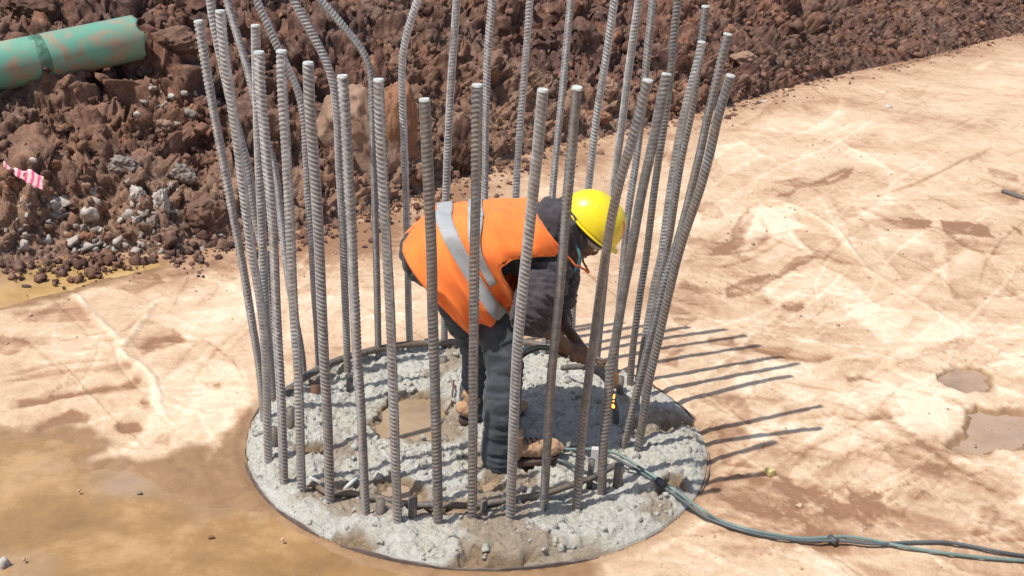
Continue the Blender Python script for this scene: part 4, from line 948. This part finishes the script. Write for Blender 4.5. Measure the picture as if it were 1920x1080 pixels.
def hand(b, wrist, c, up_, side):
    """palm against the torch tube at c, four fingers curled round it, thumb closing from the other side"""
    n0 = U(up_ - (up_ @ GA) * GA); n1 = np.cross(GA, n0) * side
    pc = c + n0 * .030
    b.rtube([wrist, (wrist + pc) / 2 + n0 * .006, pc], [.027, .029, .034], 14, 14, sq=(1, .8))
    b.ell(pc + n1 * .004, np.array([GA * .040, n1 * .034, n0 * .019]), 18, 12)
    for i, (off_, ln, rr_) in enumerate(((-.031, .80, .0080), (-.011, .94, .0088), (.010, 1.0, .0090), (.030, .92, .0086))):
        pts = []
        for q in np.linspace(0, 1, 7):
            a_ = math.radians(15 + 200 * q * ln); R_ = .0285 - .004 * q
            pts.append(c + GA * (off_ * (1 - .12 * q)) + R_ * (math.cos(a_) * n0 + math.sin(a_) * n1))
        b.rtube(pts, [rr_ * 1.12, rr_ * 1.1, rr_, rr_ * 1.06, rr_ * .95, rr_ * .95, rr_ * .8], 12, 16)
    pts = [pc - GA * .0 - n1 * .020 + GA * .030, c + GA * .046 - n1 * .030 + n0 * .010, c + GA * .054 - n1 * .024 - n0 * .012, c + GA * .050 - n1 * .006 - n0 * .026]
    b.rtube(pts, [.013, .0115, .0105, .009], 12, 16)
cN = grip_a + GA * .045; cF = grip_a + GA * .115
wN = P(1042, 630, 3.97); wF = P(1058, 612, 4.14)
b.rtube([P(1028, 505, 3.97), P(1018, 545, 3.90), P(994, 590, 3.87)], [.058, .05, .044], 14, 18)
b.rtube([P(994, 590, 3.87), P(1020, 612, 3.91), wN], [.044, .041, .028], 14, 20)
b.rtube([P(1036, 484, 4.26), P(1040, 540, 4.30), P(1035, 585, 4.30)], [.058, .05, .044], 14, 18)
b.rtube([P(1035, 585, 4.30), P(1052, 602, 4.23), wF], [.044, .040, .028], 14, 20)
hand(b, wN, cN, np.array([-.25, -.5, 1.0]), -1)
hand(b, wF, cF, np.array([-.1, .6, 1.0]), 1)
# legs under the trousers
LN = [P(838, 498, 4.05), P(896, 570, 4.035), P(942, 655, 3.96), P(941, 760, 3.89), P(936, 850, 3.885)]
LF = [P(830, 500, 4.20), P(868, 580, 4.23), P(900, 662, 4.26), P(893, 735, 4.27), P(886, 782, 4.27)]
for L in (LN, LF): b.rtube(L, [.085, .075, .058, .052, .042], 16, 30)
b.ell(P(815, 492, YM), (.11, .15, .10))
me = fuse(b, .0055, 3, 'body'); link('body', me, SKIN, person)
for s in (-1, 1):
    e = MB().ell(HD + Hs * s * .031 - Ht * .008 + Hf * .078, np.eye(3) * .0125, 14, 10).build('eye', simple('eye_white', (.7, .66, .62), .2), person)
    MB().ell(HD + Hs * s * .031 - Ht * .009 + Hf * .0865, np.array([Hs * .006, Hf * .0045, Ht * .006]), 10, 8).build('pupil', BLACK, e)
hb = MB().ell(HD + Ht * .008 - Hf * .012, np.array([Hs * .079, Hf * .090, Ht * .112]), 30, 20).mesh('hair'); Vh = co(hb)
keep = ((Vh - HD) @ Hf < .045) & ((Vh - HD) @ Ht > -.055 + .9 * np.maximum(0, (Vh - HD) @ Hf))
F_ = [tuple(p.vertices) for p in hb.polygons if all(keep[i] for i in p.vertices)]
hm = bpy.data.meshes.new('hair'); hm.from_pydata((Vh + .002 * fbm(Vh * 120, 2, 3)[:, None]).tolist(), [], F_); link('hair', hm, BLACK, person)

# -- folds
def folds(me, axis_of, amp, lam, seed, aniso=3.5):
    V = co(me); Nn = nrm(me); Ax = axis_of(V)                      # unit axis per vertex: folds run across it
    s = (V * Ax).sum(1); Pn = np.c_[V / (lam * aniso)] + Ax * (s / lam)[:, None]
    f = 1 - np.abs(fbm(Pn, 3, seed)) * 1.8; f2 = fbm(V / lam * .5, 3, seed + 5)
    setco(me, V + Nn * (amp * f + amp * .6 * f2)[:, None]); return me
def near_axis(segs):
    A = [np.array(s) for s in segs]
    def f(V):
        best = np.full(len(V), 9.0); ax = np.zeros((len(V), 3))
        for S in A:
            for a, c in zip(S[:-1], S[1:]):
                d = c - a; t_ = np.clip(((V - a) @ d) / (d @ d), 0, 1); r = np.linalg.norm(V - a - t_[:, None] * d, axis=1); m = r < best
                best[m] = r[m]; ax[m] = U(d)
        return ax
    return f
# -- trousers
b = MB()
b.rtube(LN[:-1] + [P(935, 862, 3.885)], [.096, .086, .078, .072, .070], 20, 44)
b.rtube(LF[:-1] + [P(888, 768, 4.27)], [.100, .092, .078, .072, .070], 20, 44)
b.ell(P(808, 487, YM), np.array([[.112, 0, .03], [0, .135, 0], [-.03, 0, .105]]), 24, 16)
b.rtube([P(815, 480, YM), P(850, 465, YM)], [.12, .12], 20, 8, sq=(1.3, 1))
me = fuse(b, .009, 4, 'trousers'); folds(me, near_axis([LN, LF]), .0065, .040, 11)
link('trousers', me, TROU, person)
# -- jacket: torso, sleeves, hood bunched at the neck
SN = [P(1026, 512, 3.975), P(1018, 548, 3.90), P(994, 590, 3.875)]; SF = [P(1040, 478, 4.27), P(1044, 540, 4.32), P(1038, 588, 4.31)]
b = MB()
b.rtube([P(812, 475, YM), P(870, 458, YM), P(950, 455, YM), P(1010, 455, YM), P(1040, 446, YM)], [.125, .120, .125, .125, .095], 22, 34, sq=(1.3, 1))
b.rtube(SN + [P(1004, 602, 3.89)], [.085, .084, .070, .058], 20, 34)
b.rtube(SF + [P(1046, 604, 4.27)], [.095, .082, .068, .056], 20, 34)
b.rtube([P(1018, 432, YM - .02), P(1046, 422, YM - .01), P(1070, 430, YM)], [.098, .104, .085], 20, 16, sq=(1.3, 1))
b.rtube([P(1055, 395, YM - .06), P(1068, 388, YM), P(1074, 396, YM + .07)], [.035, .042, .035], 12, 12)
me = fuse(b, .008, 3, 'jacket'); folds(me, near_axis([SN, SF, [P(850, 460, YM), P(1060, 450, YM)]]), .014, .036, 23, 2.5)
link('jacket', me, JACK, person)

# -- hi-vis vest: back panel over the spine, front panels hanging off the chest
ST = np.array([  # x,y of the spine side, x,y of the belly side, half width, fullness
 (760, 444, 922, 636, .240), (792, 415, 945, 622, .240), (832, 397, 962, 594, .238), (880, 388, 972, 568, .230), (940, 384, 985, 545, .222), (992, 386, 1030, 540, .220), (1004, 389, 1080, 512, .205), (1012, 396, 1094, 492, .185)], float)
us = np.linspace(0, 1, len(ST))
def vest_s(u, v, off=0.0):
    S = np.stack([np.interp(u, us, ST[:, k]) for k in range(5)], -1)
    w0 = S[..., 4] + off
    T_ = np.stack([aty(x, y, YM) for x, y in S[..., :2].reshape(-1, 2)]).reshape(S.shape[:-1] + (3,))
    B_ = np.stack([aty(x, y, YM) for x, y in S[..., 2:4].reshape(-1, 2)]).reshape(S.shape[:-1] + (3,))
    c = (T_ + B_) / 2; a = (T_ - B_) / 2; L = np.linalg.norm(a, axis=-1, keepdims=True); a = a * (1 + off / L)
    cv, sv = np.cos(v), np.sin(v); e = 2 / 3.1
    A_ = np.sign(cv) * np.abs(cv) ** e; B2 = np.sign(sv) * np.abs(sv) ** e
    # narrower towards the belly: the sides fall in
    wv = w0 * (1 - .36 * sst(-.25, 1, -cv))
    Pt = c + a * A_[..., None]; Pt[..., 1] -= wv * B2
    Nn = a / L * cv[..., None]; Nn[..., 1] -= sv
    low = sst(-.9, .5, -cv)
    Q_ = np.stack([Pt[..., 0] * 9 + Pt[..., 2] * 5, Pt[..., 1] * 8, Pt[..., 2] * 3], -1).reshape(-1, 3)
    f = (fbm(Q_, 2, 61) * .028 + (1 - np.abs(fbm(Q_ * 1.5 + 5, 1, 64)) * 2) * .014).reshape(Pt.shape[:-1])
    ten = .004 * np.sin(u * 14 + v * 3) * (1 - low) + .012 * low * (1 - 2.2 * np.abs(np.sin(u * 11 + 2.2 * np.sin(v) + 1.3 * np.cos(2 * v)))) * sst(0, .12, u)
    return Pt + Nn * (f * (.30 + low) + ten)[..., None]
nu, nv = 170, 300
uu, vv_ = np.meshgrid(np.linspace(0, 1, nu), np.arange(nv) / nv * 2 * math.pi, indexing='ij')
VV = vest_s(uu, vv_); VF = VV.reshape(-1, 3)
pr2 = proj(VF); HOLE = np.array([(938, 500), (962, 484), (1010, 479), (1100, 480), (1100, 620), (1000, 560), (968, 556), (946, 530)], float)
hole = (polysd(pr2, HOLE) > 0).reshape(nu, nv)
vi = np.arange(nv); nearside = (vi > 0) & (vi < nv // 2); hole[:, ~nearside] = False
mir = (nv - vi) % nv; hole = hole | hole[:, mir]; hf = hole.ravel()
Q = gridq(nu, nv, True); Q = Q[~hf[Q].any(1)]
me = mesh_np('safety_vest', VF, Q)
me = evalmods(me, [('SOLIDIFY', dict(thickness=.004, offset=1)), ])
vest = link('safety_vest', me, ORNG, person)
def band(u0, u1, v0, v1, name='reflective_stripe', m=SILV, nuu=8, n=110, bend=None):
    a, c = np.meshgrid(np.linspace(0, 1, nuu), np.linspace(v0, v1, n), indexing='ij')
    u = u0 + (u1 - u0) * a + (bend(c) if bend is not None else 0)
    me = mesh_np(name, vest_s(u, c, .0105).reshape(-1, 3), gridq(nuu, n)); me = evalmods(me, [('SOLIDIFY', dict(thickness=.002, offset=1))]); return link(name, me, m, vest)
band(.255, .345, -math.pi * .98, math.pi * .98, bend=lambda c: -.01 * np.cos(c) + .015 * np.sin(2 * c))
band(.425, .49, -math.pi * .52, math.pi * .52, bend=lambda c: .01 * np.sin(3 * c) - .05 * np.abs(np.sin(c)) ** 3)
# bound edges
for u0 in (0.0, 1.0):
    c = np.linspace(0, 2 * math.pi, 140); pts = vest_s(np.full(140, u0), c, .001); MB().tube(pts, .0045, 8, caps=False).build('edge_binding', TRIM, vest)
# armhole binding along the cut
for sgn in (0, 1):
    loop = []
    HL = HOLE[[5, 6, 7, 0, 1, 2, 3]]
    for a, c in zip(HL[:-1], HL[1:]):
        for f in np.linspace(0, 1, 10)[:-1]:
            q = a + (c - a) * f
            cand = np.nonzero(nearside[None].repeat(nu, 0).ravel())[0]; d_ = np.hypot(*(pr2[cand] - q).T); j = cand[d_.argmin()]
            if d_.min() < 8 and q[0] < 1070: loop.append((j // nv, j % nv))
    L_ = []
    for (i, j) in loop:
        jj = (nv - j) % nv if sgn else j; p = VV[i, jj]
        if not L_ or np.linalg.norm(L_[-1] - p) > .008: L_.append(p)
    if len(L_) > 6: MB().tube(catmull(np.array(L_)[::3], 120), .0055, 8).build('edge_binding', TRIM, vest)
# teal lanyard at the neck
MB().tube([P(1078, 455, 3.99), P(1087, 478, 3.97), P(1086, 492, 3.97), P(1078, 510, 3.98)], .006, 8, smooth=20).build('lanyard', simple('teal_cord', (.05, .16, .20), .7), person)

# -- hard hat
hat = MB(); n, m_ = 48, 18
ph = np.linspace(0, math.pi / 2, m_); th = np.arange(n) / n * 2 * math.pi; V = []
for p_ in ph[::-1]:
    for t_ in th:
        cx_, cy_ = math.cos(t_), math.sin(t_); rad_ = math.cos(p_) ** .85
        ridge = .005 * math.exp(-(cx_ * rad_ / .14) ** 2) * math.sin(p_) ** .5
        V.append(HC + Hs * (cx_ * .113 * rad_) + Hf * (cy_ * .138 * rad_ - .004) + Ht * ((.128 + ridge) * math.sin(p_)))
hat.add(np.array(V), gridq(m_, n, True)[:, ::-1])
# brim with a longer peak in front
V = []
for k, (gr, dz) in enumerate(((1.0, 0), (1.03, -.004), (1.10, -.008))):
    for t_ in th:
        pk = max(0, math.sin(t_)) ** 3 * (.022 if k == 2 else .006 * k)
        V.append(HC + Hs * math.cos(t_) * .113 * gr + Hf * (math.sin(t_) * .138 * gr - .004 + pk) + Ht * (dz - .25 * pk))
hat.add(np.array(V), gridq(3, n, True))
me = evalmods(hat.mesh('hard_hat'), [('SOLIDIFY', dict(thickness=.003, offset=-1)), ('SUBSURF', dict(levels=1, render_levels=1))]); hh = link('hard_hat', me, YEL, person)
def ringband(r1, r2, dz, wd, name, m, par):
    V = []
    for dd in (0, wd * .5, wd):
        for t_ in th: V.append(HC + Hs * math.cos(t_) * r1 + Hf * (math.sin(t_) * r2 - .004) + Ht * (dz - dd))
    me = evalmods(MB().add(np.array(V), gridq(3, n, True)).mesh(name), [('SOLIDIFY', dict(thickness=.003))]); link(name, me, m, par)
ringband(.106, .128, -.006, .020, 'brim_liner', BLACK, hh)
ringband(.090, .112, -.028, .020, 'head_band', LINER, hh)
# rust-orange patch on the crown's front
V = []
for a_ in np.linspace(.30, .95, 8):
    for c_ in np.linspace(-.5, .5, 8):
        t_ = math.pi / 2 + .25 + c_; rad_ = math.cos(a_) ** .85
        V.append(HC + Hs * (math.cos(t_) * .115 * rad_) + Hf * (math.sin(t_) * .141 * rad_ - .004) + Ht * (.131 * math.sin(a_)))
link('crown_patch', mesh_np('crown_patch', np.array(V), gridq(8, 8)), simple('orange_patch', (.75, .20, .05), .5), hh)

# -- boots
def boot(h, t_, name='boot', hgt=.085):
    h, t_ = np.asarray(h, float), np.asarray(t_, float); d = U((t_ - h) * [1, 1, 0]); L = np.linalg.norm((t_ - h)[:2]); sd_ = np.array([-d[1], d[0], 0]); z = np.array([0, 0, 1.0])
    b = MB(); o = h * [1, 1, 0] + z * h[2]
    ps = [(0.03, .052, .036), (.25, .054, .040), (.5, .042, .042), (.72, .032, .048), (.9, .026, .046), (.98, .022, .036)]
    C = [o + d * (f * L) + z * (.022 + hh_) for f, hh_, w_ in ps]
    b.rtube(C, [.040, .043, .044, .046, .042, .030], 20, 22, sq=(1.0, .80), ref=tuple(sd_))
    b.rtube([o + d * .05 + z * .06, o + d * .045 + z * .13], [.046, .048], 18, 8)
    me = fuse(b, .006, 3, name); V = co(me); V += nrm(me) * (.006 * fbm(V * np.array([22, 22, 30]), 3, 8) + .004 * (1 - np.abs(fbm(V * 38, 2, 9)) * 2))[:, None]; V[:, 2] = np.maximum(V[:, 2], o[2] + .022); setco(me, V)
    ob = link(name, me, BOOT, person)
    n2 = 40; a = np.arange(n2) / n2 * 2 * math.pi; Vs = []
    for zz, g in ((0, .97), (.005, 1.0), (.02, 1.0), (.024, .96)):
        for q in a:
            f = .5 - .5 * math.cos(q); wd_ = (.044 + .010 * math.exp(-((f - .68) / .25) ** 2) - .006 * math.exp(-((f - .4) / .12) ** 2)) * abs(math.sin(q)) ** .6 * (1 if math.sin(q) > 0 else -1)
            Vs.append(o + d * ((f * 1.05 - .045) * L * g) + sd_ * wd_ * g + z * zz)
    mb = MB().add(np.array(Vs), gridq(4, n2, True)); me = mb.mesh('sole'); import bmesh
    bm = bmesh.new(); bm.from_mesh(me); bmesh.ops.holes_fill(bm, edges=bm.edges, sides=0); bmesh.ops.recalc_face_normals(bm, faces=bm.faces); bm.to_mesh(me); bm.free()
    link('sole', me, SOLE, ob)
    for f in (.42, .52, .62):
        c = o + d * f * L + z * (.112 - .055 * (f - .3)); MB().tube([c - sd_ * .028 - z * .012, c + z * .004, c + sd_ * .028 - z * .012], .003, 6, smooth=8).build('lace', SOLE, ob)
zf = .018
boot(ground(938, 873, zf), ground(1046, 856, zf)); boot(ground(866, 792, zf), ground(980, 777, zf))

# ================================================================== cutting torch in his hands
torch = empty('cutting_torch', grip_a, 'thin brass-coloured cutting torch held in both hands above the steel hoop', 'torch')
BR = simple('torch_brass', (.30, .17, .09), .4, .3, 20, .1, metallic=.7)
MB().rtube([grip_a, grip_a + GA * .19], .0135, 14, 12).build('handle', BR, torch)
for k in (-1, 1):
    o_ = np.array([0, 0, .010 * k]); MB().tube([grip_a + GA * .18 + o_ * .6, grip_a + GA * .21 + o_, P(1140, 685, 4.05) + o_, P(1152, 694, 4.04) + o_ * .5], .0042, 8, smooth=20).build('gas_tube', BR, torch)
MB().tube([P(1150, 690, 4.04), P(1156, 704, 4.035), P(1153, 728, 4.03)], [.010, .010, .006], 12, smooth=12).build('nozzle', BR, torch)
MB().tube([grip_a + GA * .10 - np.array([0, 0, .014]), grip_a + GA * .15 - np.array([0, 0, .03]), grip_a + GA * .19 - np.array([0, 0, .022])], .003, 6, smooth=10).build('lever', BR, torch)
